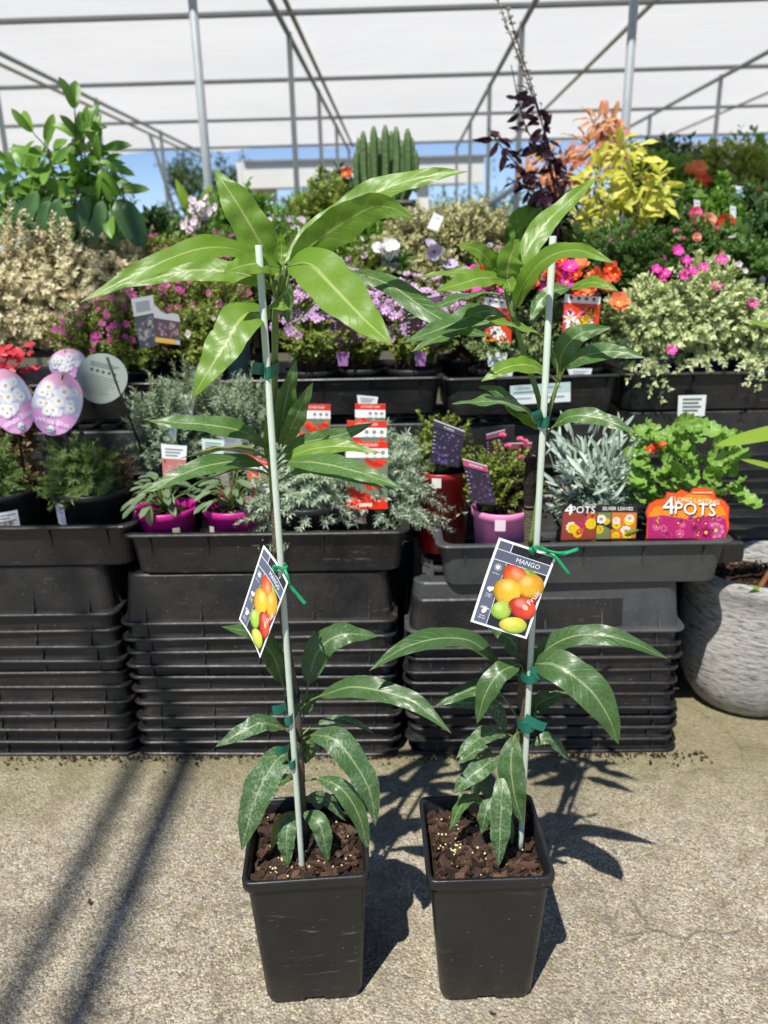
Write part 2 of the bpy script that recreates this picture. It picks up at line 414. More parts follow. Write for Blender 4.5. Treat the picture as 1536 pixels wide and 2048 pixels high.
def sprigs(mb, base, br, tips, k, L, Wd, start=.3, ang=55, mi=0, smi=None, sr=.0012, arch=.5, rs=RS, curl=1.0):
    n = len(tips); a = rs.uniform(0, 2*pi, n); q = np.sqrt(rs.uniform(0, 1, n))*br
    B = np.asarray(base)+np.stack([q*np.cos(a), q*np.sin(a), 0*a], 1)
    M = B*(1-arch)+tips*arch; M[:, 2] = B[:, 2]*.3+tips[:, 2]*.7+.02
    t = np.clip(start+(1-start)*(np.arange(k)[None]+rs.uniform(-.4, .4, (n, k)))/(max(1, k-1)), 0.05, 1)
    t_ = t[..., None]
    P = (1-t_)**2*B[:, None]+2*t_*(1-t_)*M[:, None]+t_**2*tips[:, None]
    T = 2*(1-t_)*(M-B)[:, None]+2*t_*(tips-M)[:, None]
    P = P.reshape(-1, 3); T = norm_rows(T.reshape(-1, 3))
    az = (np.arange(k)[None]*2.4+rs.uniform(0, 6.3, (n, 1))).ravel()
    X = norm_rows(np.cross(T, np.array([.31, .87, .2]))); Y = np.cross(T, X)
    perp = X*np.cos(az)[:, None]+Y*np.sin(az)[:, None]
    an = np.radians(ang)*(1.1-.45*t.ravel()**2)+rs.normal(0, .18, len(P))
    D = T*np.cos(an)[:, None]+perp*np.sin(an)[:, None]; Nn = T+rs.normal(0, .25, T.shape)+np.array([0, 0, .3])
    s = rs.uniform(.5, 1.3, len(P))*(1.15-.35*t.ravel())
    leaves(mb, P, D, Nn, L*s, Wd*s, mi, curl)
    if smi is not None:
        ts = np.array([0, .35, .7, 1.0])[None, :, None]
        C = (1-ts)**2*B[:, None]+2*ts*(1-ts)*M[:, None]+ts**2*tips[:, None]
        o = np.array([(1, 0, 0), (-.5, .87, 0), (-.5, -.87, 0)])*sr
        V = (C[:, :, None, :]+o[None, None]*np.array([1.3, 1, .8, .4])[None, :, None, None]).reshape(-1, 3)
        f = np.array([(i*3+j, i*3+(j+1) % 3, (i+1)*3+(j+1) % 3, (i+1)*3+j) for i in range(3) for j in range(3)])
        mb.add(V, (f[None]+(np.arange(n)*12)[:, None, None]).reshape(-1, 4), smi)

def blade_mesh(name, mats, shape='oval', nu=9, nv=4, width=.45, droop=.25, fold=.12, wave=.05, lobes=0, petiole=0.0, seed=0):
    """unit-length leaf along +x, face +z"""
    rs = np.random.RandomState(seed); mb = MB(); us = np.linspace(0, 1, nu); vv = np.linspace(-1, 1, 2*nv+1)
    V = []; UV = []
    for u in us:
        if shape == 'oval': w = (max(u, 1e-4)**.6*(1-u)**.55)*1.56
        elif shape == 'lance': w = (max(u, 1e-4)**.65*(1-u)**.8)*1.75
        elif shape == 'strap': w = min(1, (u*6)**.6)*min(1, ((1-u)*2.2)**.6)
        else: w = sqrt(max(0, 1-(2*u-1)**2))
        if lobes: w *= 1+.16*sin(u*lobes*pi)
        for v in vv:
            y = v*w*width/2
            V.append((u, y, fold*abs(y)*1.6 - droop*u*u*.8 + wave*sin(u*11+v*1.4+seed)*abs(v)*width*.6)); UV.append((u, v, 0))
    m = 2*nv+1
    F = np.array([(i*m+j, (i+1)*m+j, (i+1)*m+j+1, i*m+j+1) for i in range(nu-1) for j in range(m-1)])
    mb.add(np.array(V), F, 0, uv=np.array(UV))
    if petiole: tube(mb, [(-petiole, 0, -petiole*.25), (-petiole*.4, 0, -petiole*.02), (0.05, 0, 0)], [.018, .014, .01], 5, len(mats)-1 if isinstance(mats, list) else 0)
    return mb.mesh(name, mats)
def round_leaf_mesh(name, mats, nl=7, r=.5, cup=.12, depth_=.13, seed=0):
    """lobed, ruffled disc (geranium): stalk at the notch, blade along +x"""
    mb = MB(); seg = nl*4; V = [(.12, 0, 0)]; F = []
    UV = [(0, 0, 0)]
    rs = np.random.RandomState(seed)
    for k, q in enumerate((.35, .7, 1.0)):
        for j in range(seg+1):
            a = -pi*.93+j/seg*pi*1.86; rr = q*r*(1-depth_*(q**2)*abs(sin(a*nl/2/.93)))
            V.append((.12+rr*cos(a)*1.0+ .3*q*0, rr*sin(a), cup*q*q*r+.16*q*q*q*cos(a*nl*1.15+seed)*r)); UV.append((q, a, 0))
    m = seg+1
    F += [(0, 1+j, 2+j) for j in range(seg)]
    for k in range(2): F += [(1+k*m+j, 1+(k+1)*m+j, 1+(k+1)*m+j+1, 1+k*m+j+1) for j in range(seg)]
    mb.add(np.array(V)+np.array([.3, 0, 0]), F, 0, uv=np.array(UV))
    tube(mb, [(-.35, 0, -.55), (.1, 0, -.25), (.42, 0, 0)], [.025, .022, .018], 5, len(mats)-1)
    return mb.mesh(name, mats)
def flower_mesh(name, mats, petals=5, r=1.0, cup=.25, pw=.62, centre=.2, layers=1):
    """unit flower facing +z: petals (material 0) and centre (material 1)"""
    mb = MB()
    for ly in range(layers):
        k = 1-.28*ly
        for i in range(petals):
            a = i*2*pi/petals+ly*.5; ca, sa = cos(a), sin(a); w = pw*k
            pts = [(.1, 0, 0), (.45, -.32*w*1.3, cup*.3), (.85, -.42*w*1.2, cup*.8), (1.0, 0, cup*1.0), (.85, .42*w*1.2, cup*.8), (.45, .32*w*1.3, cup*.3), (.6, 0, cup*.35)]
            V = [((x*k)*ca-y*sa, (x*k)*sa+y*ca, z+ly*.12) for x, y, z in pts]
            mb.add(np.array(V)*r, [(0, 1, 6), (1, 2, 6), (2, 3, 6), (3, 4, 6), (4, 5, 6), (5, 0, 6)], 0)
    if centre:
        lathe(mb, [(centre, .02), (centre*.9, .14), (centre*.5, .2), (0.001, .22)], 8, (0, 0, 0), 1)
    return mb.mesh(name, mats)

# -------------------------------------------------- printed cards
_txt = {}
def text_verts(s):
    if s in _txt: return _txt[s]
    cu = bpy.data.curves.new('lettering', 'FONT'); cu.body = s; cu.size = 1.0; cu.resolution_u = 2; cu.align_x = 'CENTER'; cu.align_y = 'CENTER'
    o = bpy.data.objects.new('lettering', cu); COL.objects.link(o)
    dg = bpy.context.evaluated_depsgraph_get(); e = o.evaluated_get(dg); me = e.to_mesh()
    V = np.zeros(len(me.vertices)*3, np.float32); me.vertices.foreach_get('co', V)
    F = [tuple(p.vertices) for p in me.polygons]
    e.to_mesh_clear(); bpy.data.objects.remove(o); bpy.data.curves.remove(cu)
    _txt[s] = (V.reshape(-1, 3)[:, :2].astype(float), F); return _txt[s]
for s_ in ('MANGO', 'Fruit', 'Full Sun', 'Height\nto 3m', 'Home\nHarvest', 'White Bliss', 'LOTUS RED FLASH', '4', 'POTS', 'LONG LASTING', 'SILVER LEAVES', 'LASTING',
           'PORTULACA', 'PURPLE', 'VERBENA', '$18.99', '130mm', 'PERENNIAL', 'Plant', 'x'): text_verts(s_)

class Sheet:
    """a card in space: corners TL, TR, BR, BL; u right, v down, 0..1"""
    def __init__(s, tl, tr, br, bl, bend=0.0, bendv=0.0):
        s.c = [np.asarray(q, float) for q in (tl, tr, br, bl)]
        s.w = np.linalg.norm(s.c[1]-s.c[0]); s.h = np.linalg.norm(s.c[3]-s.c[0])
        s.nrm = nz(np.cross(s.c[3]-s.c[0], s.c[1]-s.c[0])); s.bend = bend; s.bendv = bendv
        s.mb = MB(); s.mats = []
    def P(s, uv, off=0.0):
        uv = np.atleast_2d(np.asarray(uv, float)); u, v = uv[:, 0:1], uv[:, 1:2]
        a, b, c, d = s.c
        return a*(1-u)*(1-v)+b*u*(1-v)+c*u*v+d*(1-u)*v + s.nrm*(off+s.bend*np.sin(pi*np.clip(u, 0, 1))+s.bendv*np.sin(pi*np.clip(v, 0, 1)))
    def mi(s, m):
        if m not in s.mats: s.mats.append(m)
        return s.mats.index(m)
    def rect(s, u0, v0, u1, v1, m, off, n=None):
        n = n or max(1, int(8*max(u1-u0, v1-v0))) if (s.bend or s.bendv) else 1
        g = np.array([(u0+(u1-u0)*i/n, v0+(v1-v0)*j/n) for j in range(n+1) for i in range(n+1)])
        F = [(j*(n+1)+i, (j+1)*(n+1)+i, (j+1)*(n+1)+i+1, j*(n+1)+i+1) for j in range(n) for i in range(n)]
        s.mb.add(s.P(g, off), F, s.mi(m))
    def poly(s, uv, m, off, col=None):
        c = np.mean(uv, 0); V = s.P(np.vstack([[c], uv]), off); n = len(uv)
        s.mb.add(V, [(0, 1+i, 1+(i+1) % n) for i in range(n)], s.mi(m), col=col)
    def disc(s, cu, cv, ru, rv, m, off, rot=0, seg=20):
        """ru, rv in metres"""
        a = np.arange(seg)*2*pi/seg; x = ru*np.cos(a); y = rv*np.sin(a)
        s.poly(np.stack([cu+(x*cos(rot)-y*sin(rot))/s.w, cv+(x*sin(rot)+y*cos(rot))/s.h], 1), m, off)
    def fruit(s, cu, cv, ru, rv, c0, c1, rot, m, off, hot=(.35, -.3)):
        seg = 32; a = np.arange(seg)*2*pi/seg; V = []; C = []; c0, c1 = np.array(lin(c0)), np.array(lin(c1)); rs = np.random.RandomState(int(cu*997+cv*313)); Q = np.linspace(0, 1, 9)
        for q in Q:
            for t in a:
                x, y = q*cos(t), q*sin(t)*(1+.12*cos(t)); V.append((cu+(x*ru*cos(rot)-y*rv*sin(rot))/s.w, cv+(x*ru*sin(rot)+y*rv*cos(rot))/s.h))
                k = min(1, max(0, .5+.5*(x*hot[0]+y*hot[1])*2.4+.10*sin(x*5+cu*20)*cos(y*4))); cc = c0*(1-k)+c1*k
                hl = max(0, 1-((x+.25)**2+(y+.35)**2)/.22)*.22
                cc = cc*(1.0-.66*q**4*(.55+.45*y)-.10*q**3)*(1+rs.normal()*.045)+hl*np.array([.9, .85, .7])
                C.append(np.clip(cc, 0, 1))
        F = [(i*seg+j, i*seg+(j+1) % seg, (i+1)*seg+(j+1) % seg, (i+1)*seg+j) for i in range(8) for j in range(seg)]
        s.mb.add(s.P(V, off), F, s.mi(m), col=np.array(C))
    def text(s, t, cu, cv, size, m, off, rot=0, sx=1.0):
        V, F = text_verts(t); x = V[:, 0]*size*sx; y = -V[:, 1]*size
        uv = np.stack([cu+(x*cos(rot)-y*sin(rot))/s.w, cv+(x*sin(rot)+y*cos(rot))/s.h], 1)
        s.mb.add(s.P(uv, off), F, s.mi(m))
    def daisy(s, cu, cv, r, off, petal='f4f6fa', eye='e2b52c', n=13):
        for i in range(n):
            a = i*2*pi/n+cu*9; s.disc(cu+cos(a)*r*.58/s.w, cv+sin(a)*r*.58/s.h, r*.45, r*.14, pm(petal), off+.00004*(i % 3), a, 8)
        s.disc(cu, cv, r*.24, r*.22, pm(eye), off+.0002, 0, 12)
    def blossoms(s, u0, v0, u1, v1, n, r, cols, off, seed, petals=5):
        rs = random.Random(seed)
        for i in range(n):
            cu, cv = rs.uniform(u0, u1), rs.uniform(v0, v1); c = rs.choice(cols); q = r*rs.uniform(.7, 1.15); o = off+.00003*(i % 12)
            for k in range(petals):
                a = k*2*pi/petals+i; s.disc(min(u1, max(u0, cu+cos(a)*q*.5/s.w)), min(v1, max(v0, cv+sin(a)*q*.5/s.h)), q*.5, q*.36, pm(c), o, a, 8)
            s.disc(cu, cv, q*.2, q*.2, pm('f3c832' if i % 3 else '5a2030'), o+.0002, 0, 8)
    def card(s, root, color='f2f2ee', outline=None, thick=.0007, name='card'):
        n = 6; g = np.array([(i/n, j/n) for j in range(n+1) for i in range(n+1)]); mb = MB()
        if outline is None:
            F = [(j*(n+1)+i, (j+1)*(n+1)+i, (j+1)*(n+1)+i+1, j*(n+1)+i+1) for j in range(n) for i in range(n)]
            mb.add(s.P(g, 0), F); mb.add(s.P(g, -thick), [f[::-1] for f in F])
            edge = [(i/n, 0) for i in range(n)]+[(1, i/n) for i in range(n)]+[(1-i/n, 1) for i in range(n)]+[(0, 1-i/n) for i in range(n)]
        else:
            edge = outline; k = len(edge); c = np.mean(edge, 0)
            mb.add(s.P(np.vstack([[c], edge]), 0), [(0, 1+(i+1) % k, 1+i) for i in range(k)])
            mb.add(s.P(np.vstack([[c], edge]), -thick), [(0, 1+i, 1+(i+1) % k) for i in range(k)])
        k = len(edge); A = s.P(edge, 0); B = s.P(edge, -thick)
        mb.add(np.vstack([A, B]), [(i, k+i, k+(i+1) % k, (i+1) % k) for i in range(k)])
        s.cardo = mb.build(name, color if not isinstance(color, str) else pm(color, .4), root, smooth=False); return s.cardo
    def printed(s, root, name='print'): return s.mb.build(name, s.mats, getattr(s, 'cardo', root), smooth=False) if s.mb.n else None
def pxsheet(tl, tr, br, bl, Y, dY=(0, 0, 0, 0), **k):
    return Sheet(*[at(p[0], p[1], Y+d) for p, d in zip((tl, tr, br, bl), dY)], **k)
def base_of(sh): return (sh.c[2]+sh.c[3])/2

# ------------------------------------------------------------------ material library
M = {}
M['concrete'] = concrete()
M['crate'] = plastic('black_crate_plastic', (.007, .007, .008), (.047, .041, .034), .38, .65)
M['crate_grey'] = plastic('weathered_grey_crate_plastic', (.042, .044, .047), (.10, .10, .095), .45, .6)
M['pot_black'] = plastic('black_pot_plastic', (.0075, .008, .009), (.030, .032, .034), .34, .45)
M['pot_round'] = plastic('matt_black_pot_plastic', (.008, .008, .009), (.03, .029, .027), .38, .4)
M['pot_magenta'] = mat('magenta_pot_plastic', (.50, .015, .22), .38, .08, 40)
M['pot_red'] = mat('dark_red_pot_plastic', (.32, .010, .014), .35, .1, 40)
M['pot_pink'] = mat('pale_pink_pot_plastic', (.78, .24, .48), .4, .06, 40)
M['pot_purple'] = mat('deep_purple_pot_plastic', (.035, .018, .11), .35, .1, 40)
M['pot_teal'] = mat('grey_teal_pot_plastic', (.20, .30, .29), .4, .08, 40)
M['soil'] = mat('dark_potting_mix', (.035, .022, .014), .95, .5, 160, .004, .15)
def bark():
    n = N('pine_bark_chips'); g = n.n('ShaderNodeNewGeometry'); f = g.outputs['Random Per Island']
    c = n.ramp(f, [(0, (.018, .011, .008)), (.45, (.05, .027, .018)), (.8, (.10, .052, .033)), (1, (.22, .14, .085))])
    c = n.mix(n.noise(n.coord(), 180, 3), sc((.5, .5, .5), 0), c, 'MIX')
    return n.done(n.pbr(n.mix(.45, c, n.ramp(f, [(0, (.02, .012, .009)), (1, (.15, .08, .05))])), .75, n.bump(n.noise(n.coord(), 260, 3), .001), 0, .3))
M['bark'] = bark()
M['pellet'] = mat('fertiliser_prill', (.62, .55, .28), .35, .2, 200)
M['pellet_red'] = mat('red_fertiliser_prill', (.6, .06, .07), .35, .1, 200)
M['wood_stem'] = mat('grey_brown_bark_stem', (.12, .095, .065), .8, .35, 90, .003, .2)
M['green_stem'] = mat('green_mango_stem', (.14, .20, .045), .5, .2, 60, .001)
M['twig'] = mat('brown_twig', (.09, .055, .035), .8, .3, 90, .002, .2)
M['cut_dark'] = mat('dark_cut_branch', (.028, .02, .016), .85, .4, 140, .005, .2)
M['stake'] = mat('pale_green_coated_stake', (.50, .58, .48), .5, .06, 30, .0004)
M['tape'] = mat('dark_green_budding_tape', (.006, .13, .085), .35, .12, 80)
M['tie'] = mat('bright_green_twist_tie', (.01, .30, .11), .35, .1, 80)
M['ml_new'] = mango_leaf_mat('mango_leaf_young', (.125, .245, .018), (.19, .34, .035), (.48, .57, .16), 0.08, .40, .36)
M['ml_mid'] = mango_leaf_mat('mango_leaf_mature', (.050, .125, .026), (.09, .185, .036), (.34, .43, .15), .22, .38, .22)
M['ml_old'] = mango_leaf_mat('mango_leaf_sprayed', (.036, .095, .024), (.07, .15, .04), (.28, .37, .14), .62, .38, .18)
M['ml_low'] = mango_leaf_mat('mango_leaf_dark', (.034, .088, .020), (.062, .135, .032), (.26, .35, .14), .16, .36, .18)
M['ml_yel'] = mango_leaf_mat('mango_leaf_yellowing', (.16, .22, .03), (.26, .24, .03), (.46, .44, .14), .2, .35, .25)
M['galv'] = mat('galvanised_pipe', (.30, .33, .34), .5, .12, 14, .0005, .5)
M['batten'] = mat('weathered_batten', (.55, .50, .44), .8, .2, 12)
def cloth():
    n = N('white_shade_cloth'); g = n.n('ShaderNodeNewGeometry'); p = g.outputs['Position']
    mp = n.n('ShaderNodeMapping'); n.l(p, mp.inputs['Vector']); mp.inputs['Scale'].default_value = (1.0, 14, 1)
    f = n.noise(mp.outputs[0], 1.6, 4); f2 = n.noise(p, .5, 3)
    c = n.mix(n.math('ADD', n.math('MULTIPLY', f, .5), n.math('MULTIPLY', f2, .5)), (.64, .64, .645), (.93, .93, .925))
    d = n.n('ShaderNodeBsdfDiffuse'); n.l(c, d.inputs[0])
    return n.done(n.trans(d.outputs[0], c, .55))
M['cloth'] = cloth()
M['white_paint'] = mat('white_painted_render', (.72, .71, .67), .6, .06, 3)
M['roof_grey'] = mat('grey_roof_tiles', (.20, .19, .18), .8, .2, 5)
M['bench'] = mat('bench_timber', (.035, .03, .025), .8, .25, 12)

# ================================================================== SETTING
mb = MB(); g = 60
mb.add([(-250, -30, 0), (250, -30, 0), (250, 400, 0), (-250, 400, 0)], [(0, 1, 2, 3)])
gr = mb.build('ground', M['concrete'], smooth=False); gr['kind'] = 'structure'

# ------------------------------------------------------------------ shade house
SH = thing('shade_house', 'galvanised pipe shade house roofed with white shade cloth behind the plants', 'shade house', (0, 4.3, 0))
def pipe(name, a, b, r, m='galv', seg=10):
    mb = MB(); tube(mb, [a, b], r, seg); return mb.build(name, M[m], SH)
SK = -.045
rowsY = (7.05, 9.4, 11.85, 14.6); colsX = (-3.35, -.87, .97, 3.37)
for y in rowsY: pipe('purlin', (-9, y-SK*-9*-1*-1, 2.99), (9, y+SK*9, 2.99), .021)
pipe('purlin', (-9, 4.3+.2, 2.99), (9, 4.3-.2, 2.99), .021)
for x in colsX:
    pipe('rafter', (x, 4.2, 2.945), (x+.0, 14.7, 2.945), .021)
for x, z in ((-.80, 3.02), (-3.42, 2.90), (1.90, 3.02), (4.4, 3.0)):
    mb = MB(); box(mb, (x, 9.45, z-.01), (.034, 10.5, .02)); mb.build('batten', M['batten'], SH, smooth=False)
for y in rowsY:
    for x in colsX: pipe('post', (x, y+SK*x, 0), (x, y+SK*x, 2.97), .023)
for px, py in ((402, 200), (1260, 120)):
    p = at(px, py, 4.3); pipe('post', (p[0], 4.3, 0), (p[0], 4.3, 2.97), .022)
a_ = at(300, 270, 10.5); b_ = at(352, 430, 10.5); pipe('brace', a_, b_, .022)
a_ = at(945, 432, 6.9); b_ = at(1040, 368, 7.0); pipe('brace', a_, b_, .022)
for x in (-2.456, -2.32): pipe('rafter', (x, -7.5, 7.8), (x, .4, 7.8), .028 if x < -2.4 else .036)  # unseen overhead pipes inferred from the ground stripes, raised to soften those shadows
pipe('purlin', (-4, -7.4, 7.85), (4, -7.4, 7.85), .02)
for k, (y, z) in enumerate(((15.2, 2.62), (15.2, 2.3), (15.2, 2.0))): pipe('side_rail', (4.7, y, z), (11, y, z), .025)
mb = MB(); nx, ny = 37, 23
V = []
for j in range(ny):
    for i in range(nx):
        x = -11+22*i/(nx-1); y = 3.9+11.0*j/(ny-1)
        sag = .045*abs(sin((x+.87)/2.15*pi))*abs(sin((y-7.05)/2.4*pi))
        V.append((x, y+SK*x, 3.035+sag*1.3+.010*sin(x*7+y*3)+.006*sin(x*17-y*11)))
mb.add(V, np.array([(j*nx+i, j*nx+i+1, (j+1)*nx+i+1, (j+1)*nx+i) for j in range(ny-1) for i in range(nx-1)]))
mb.build('shade_cloth', M['cloth'], SH)
mb = MB(); mb.add([(4.6, 15.3, 1.75), (12, 15.0, 1.75), (12, 15.0, 3.02), (4.6, 15.3, 3.02)], [(0, 1, 2, 3)]); mb.build('end_wall_cloth', M['cloth'], SH, smooth=False)

# ------------------------------------------------------------------ building, house, trees far behind
def X_at(px, py, Y): return at(px, py, Y)[0]
BY = 18.0
bl = thing('carport', 'white flat roofed carport with deep fascia behind the shade house', 'carport', (X_at(700, 340, BY), BY, 0))
x0, x1 = X_at(484, 340, BY), X_at(968, 340, BY); zt, zb = at(700, 317, BY)[2], at(700, 372, BY)[2]
mb = MB(); box(mb, ((x0+x1)/2, BY+.05, (zt+zb)/2), (x1-x0, .12, zt-zb)); mb.build('fascia', M['white_paint'], bl, smooth=False)
mb = MB(); box(mb, (x0-.06, BY+2.5, (zt+zb)/2), (.1, 5.0, zt-zb-.02)); mb.build('side_fascia', M['white_paint'], bl, smooth=False)
mb = MB(); box(mb, ((x0+x1)/2, BY+2.6, zt-.12), (x1-x0-.02, 4.9, .1)); mb.build('roof', M['roof_grey'], bl, smooth=False)
mb = MB(); box(mb, ((x0+x1)/2, BY+2.6, zb+.35), (x1-x0-.04, 4.85, .05)); mb.build('ceiling_lining', M['white_paint'], bl, smooth=False)
mb = MB(); box(mb, ((x0+x1)/2+.1, BY-.03, zt-.02), (x1-x0+.1, .08, .05)); mb.build('gutter', M['roof_grey'], bl, smooth=False)
for px in (494, 846):
    x = X_at(px, 370, BY); mb = MB(); box(mb, (x, BY+.25, zb/2), (.26, .26, zb)); mb.build('column', M['white_paint'], bl, smooth=False)
hs = thing('house', 'distant low house with grey tiled hip roof at the left', 'house', (X_at(300, 450, 34), 34, 0))
hx0, hx1 = X_at(225, 450, 34), X_at(352, 450, 34); hz = at(290, 458, 34)[2]; hr = at(290, 424, 34)[2]
mb = MB(); box(mb, ((hx0+hx1)/2, 36, hz/2), (hx1-hx0-.5, 4, hz)); mb.build('wall', M['white_paint'], hs, smooth=False)
mb = MB(); mb.add([(hx0-2.5, 33.6, hz), (hx1+.3, 33.6, hz), (hx1+.3, 38.4, hz), (hx0-2.5, 38.4, hz), (hx0-1, 36, hr), (hx1-1.6, 36, hr)], [(0, 1, 5, 4), (1, 2, 5), (2, 3, 4, 5), (3, 0, 4)]); mb.build('roof', M['roof_grey'], hs, smooth=False)
for k in (0.25, .6): 
    mb = MB(); box(mb, (hx0+(hx1-hx0)*k, 33.98, hz*.55), (.7, .08, .8)); w_ = mb.build('window', pm('4a5560', .15), hs, smooth=False)

LM = {}
LM['tree_dark'] = leafmat('dark_tree_leaf', (.03, .065, .02), (.065, .115, .03), .22)
LM['tree_mid'] = leafmat('mid_green_tree_leaf', (.04, .085, .02), (.09, .15, .035), .25)
LM['bright'] = leafmat('bright_green_leaf', (.10, .23, .025), (.20, .34, .05), .34)
LM['mid'] = leafmat('mid_green_leaf', (.075, .16, .03), (.15, .26, .06), .32)
LM['deep'] = leafmat('deep_green_leaf', (.035, .085, .028), (.085, .16, .045), .26)
LM['feather'] = leafmat('feathery_daisy_leaf', (.16, .26, .07), (.28, .37, .13), .4)
LM['dry'] = leafmat('dry_brown_leaf', (.20, .13, .05), (.30, .22, .10), .2)
LM['cream'] = leafmat('cream_variegated_leaf', (.52, .46, .24), (.88, .81, .55), .28, tcol=(.7, .64, .42))
LM['cream2'] = leafmat('cream_green_leaf', (.34, .34, .14), (.66, .62, .35), .25, tcol=(.55, .54, .25))
LM['silver'] = leafmat('silver_green_needle', (.36, .46, .33), (.62, .71, .55), .25, .6)
LM['artemisia'] = leafmat('grey_green_feathery_leaf', (.24, .31, .20), (.42, .50, .36), .3, .6)
LM['cuphea'] = leafmat('olive_small_leaf', (.16, .23, .035), (.34, .39, .08), .3)
LM['portu'] = leafmat('variegated_succulent_leaf', (.38, .48, .18), (.78, .80, .50), .28)
LM['portu_g'] = leafmat('green_succulent_leaf', (.12, .20, .06), (.26, .32, .12), .2)
LM['silverleaf'] = leafmat('silver_felted_leaf', (.30, .39, .31), (.52, .62, .52), .15, .6)
LM['ger'] = leafmat('lime_green_lobed_leaf', (.16, .32, .045), (.25, .42, .08), .3)
LM['yellow'] = leafmat('yellow_coleus_leaf', (.42, .44, .03), (.76, .70, .15), .3)
LM['orange'] = leafmat('orange_pink_coleus_leaf', (.50, .14, .11), (.62, .36, .12), .3, tcol=(.75, .32, .16))
LM['dark'] = leafmat('dark_purple_leaf', (.016, .006, .012), (.05, .010, .025), .15, .35)
LM['hyd'] = leafmat('hydrangea_leaf', (.09, .22, .025), (.20, .36, .05), .3, .4)
LM['hyd_d'] = leafmat('old_hydrangea_leaf', (.035, .10, .03), (.075, .165, .045), .2, .4)
LM['canna'] = leafmat('canna_leaf', (.18, .33, .03), (.30, .42, .05), .35)
LM['pul'] = leafmat('grey_green_oval_leaf', (.09, .15, .07), (.20, .27, .14), .2)
LM['redfl'] = leafmat('red_flower_bract', (.55, .02, .04), (.75, .06, .08), .2)
LM['cactus'] = mat('cactus_skin', (.085, .15, .042), .6, .25, 20, .004)
LM['straw'] = leafmat('pale_seed_head', (.35, .30, .20), (.5, .44, .33), .2)

def tree(name, label, px, Y, ztop, rx, rz, lm, n=130, group='trees beyond the nursery', leaf=.16, k=14):
    x = X_at(px, 400, Y); rs = np.random.RandomState(int(abs(px)*3+Y))
    t = thing(name, label, 'tree', (x, Y, 0), group); cz = ztop-rz
    mb = MB(); tube(mb, smoothpath([(x, Y, 0), (x+.1, Y, cz*.6), (x-.05, Y, cz+rz*.4)], 8), np.linspace(.14, .04, 8), 7)
    for i in range(6):
        a = rs.uniform(0, 6.28); tube(mb, [(x, Y, cz*.6+i*.12), (x+cos(a)*rx*.6, Y+sin(a)*rx*.6, cz+rz*.3*rs.uniform(-1, 1))], [.05, .02], 5)
    mb.build('trunk', M['twig'], t)
    mb = MB(); tips, _ = domes(n, (x, Y, cz), (rx, rx, rz), .35, -.7, rs)
    sprigs(mb, (x, Y, cz-rz*.5), rx*.3, tips, k, leaf, leaf*.45, .45, 60, 0, rs=rs)
    o = mb.build('crown', LM[lm], t); o['kind'] = 'stuff'; return t
tree('conifer', 'dark feathery conifer just behind the left white carport corner', 445, 26, at(440, 292, 26)[2], 1.9, 1.6, 'tree_dark', 200, leaf=.22)
tree('tree', 'wispy dark tree against the blue sky left of the carport', 375, 30, at(375, 300, 30)[2], 1.0, .8, 'tree_dark', 70, leaf=.2)
tree('tree', 'pale thin tree beside the distant grey house roof', 322, 33, at(322, 400, 33)[2], .6, .6, 'bright', 50, leaf=.14)
tree('tree', 'dark tree hidden partly under the carport roof', 640, 27, at(640, 372, 27)[2], 2.6, 1.6, 'tree_dark', 200, leaf=.22)
tree('tree', 'rounded green tree at the right end of the carport', 905, 28, at(905, 362, 28)[2], 1.7, 1.6, 'tree_mid', 170, leaf=.2)
tree('tree', 'taller green tree behind the dark purple basil stems', 1010, 29, at(1010, 332, 29)[2], 2.2, 1.9, 'tree_mid', 210, leaf=.2)
tree('tree', 'dull green tree behind the orange coleus', 1120, 27, at(1120, 345, 27)[2], 2.0, 1.6, 'tree_dark', 180, leaf=.2)
for k, (px, w_) in enumerate(((560, 260), (760, 240), (960, 240), (1130, 260))):
    Y = 22; x = X_at(px, 400, Y); mb = MB(); rs = np.random.RandomState(k)
    hg = thing('hedge', ('clipped green hedge %s' % ('below the left carport column', 'below the cactus', 'right of the carport', 'behind the yellow coleus')[k]), 'hedge', (x, Y, 0), 'hedges beyond the nursery')
    tips, _ = domes(240, (x, Y, .7), (1.9, .8, 1.5 if k > 1 else 1.25), .5, -.3, rs); sprigs(mb, (x, Y, .1), 1.0, tips, 12, .16, .08, .4, 60, 0, rs=rs)
    mb.build('foliage', LM['tree_mid'], hg, kind='stuff')

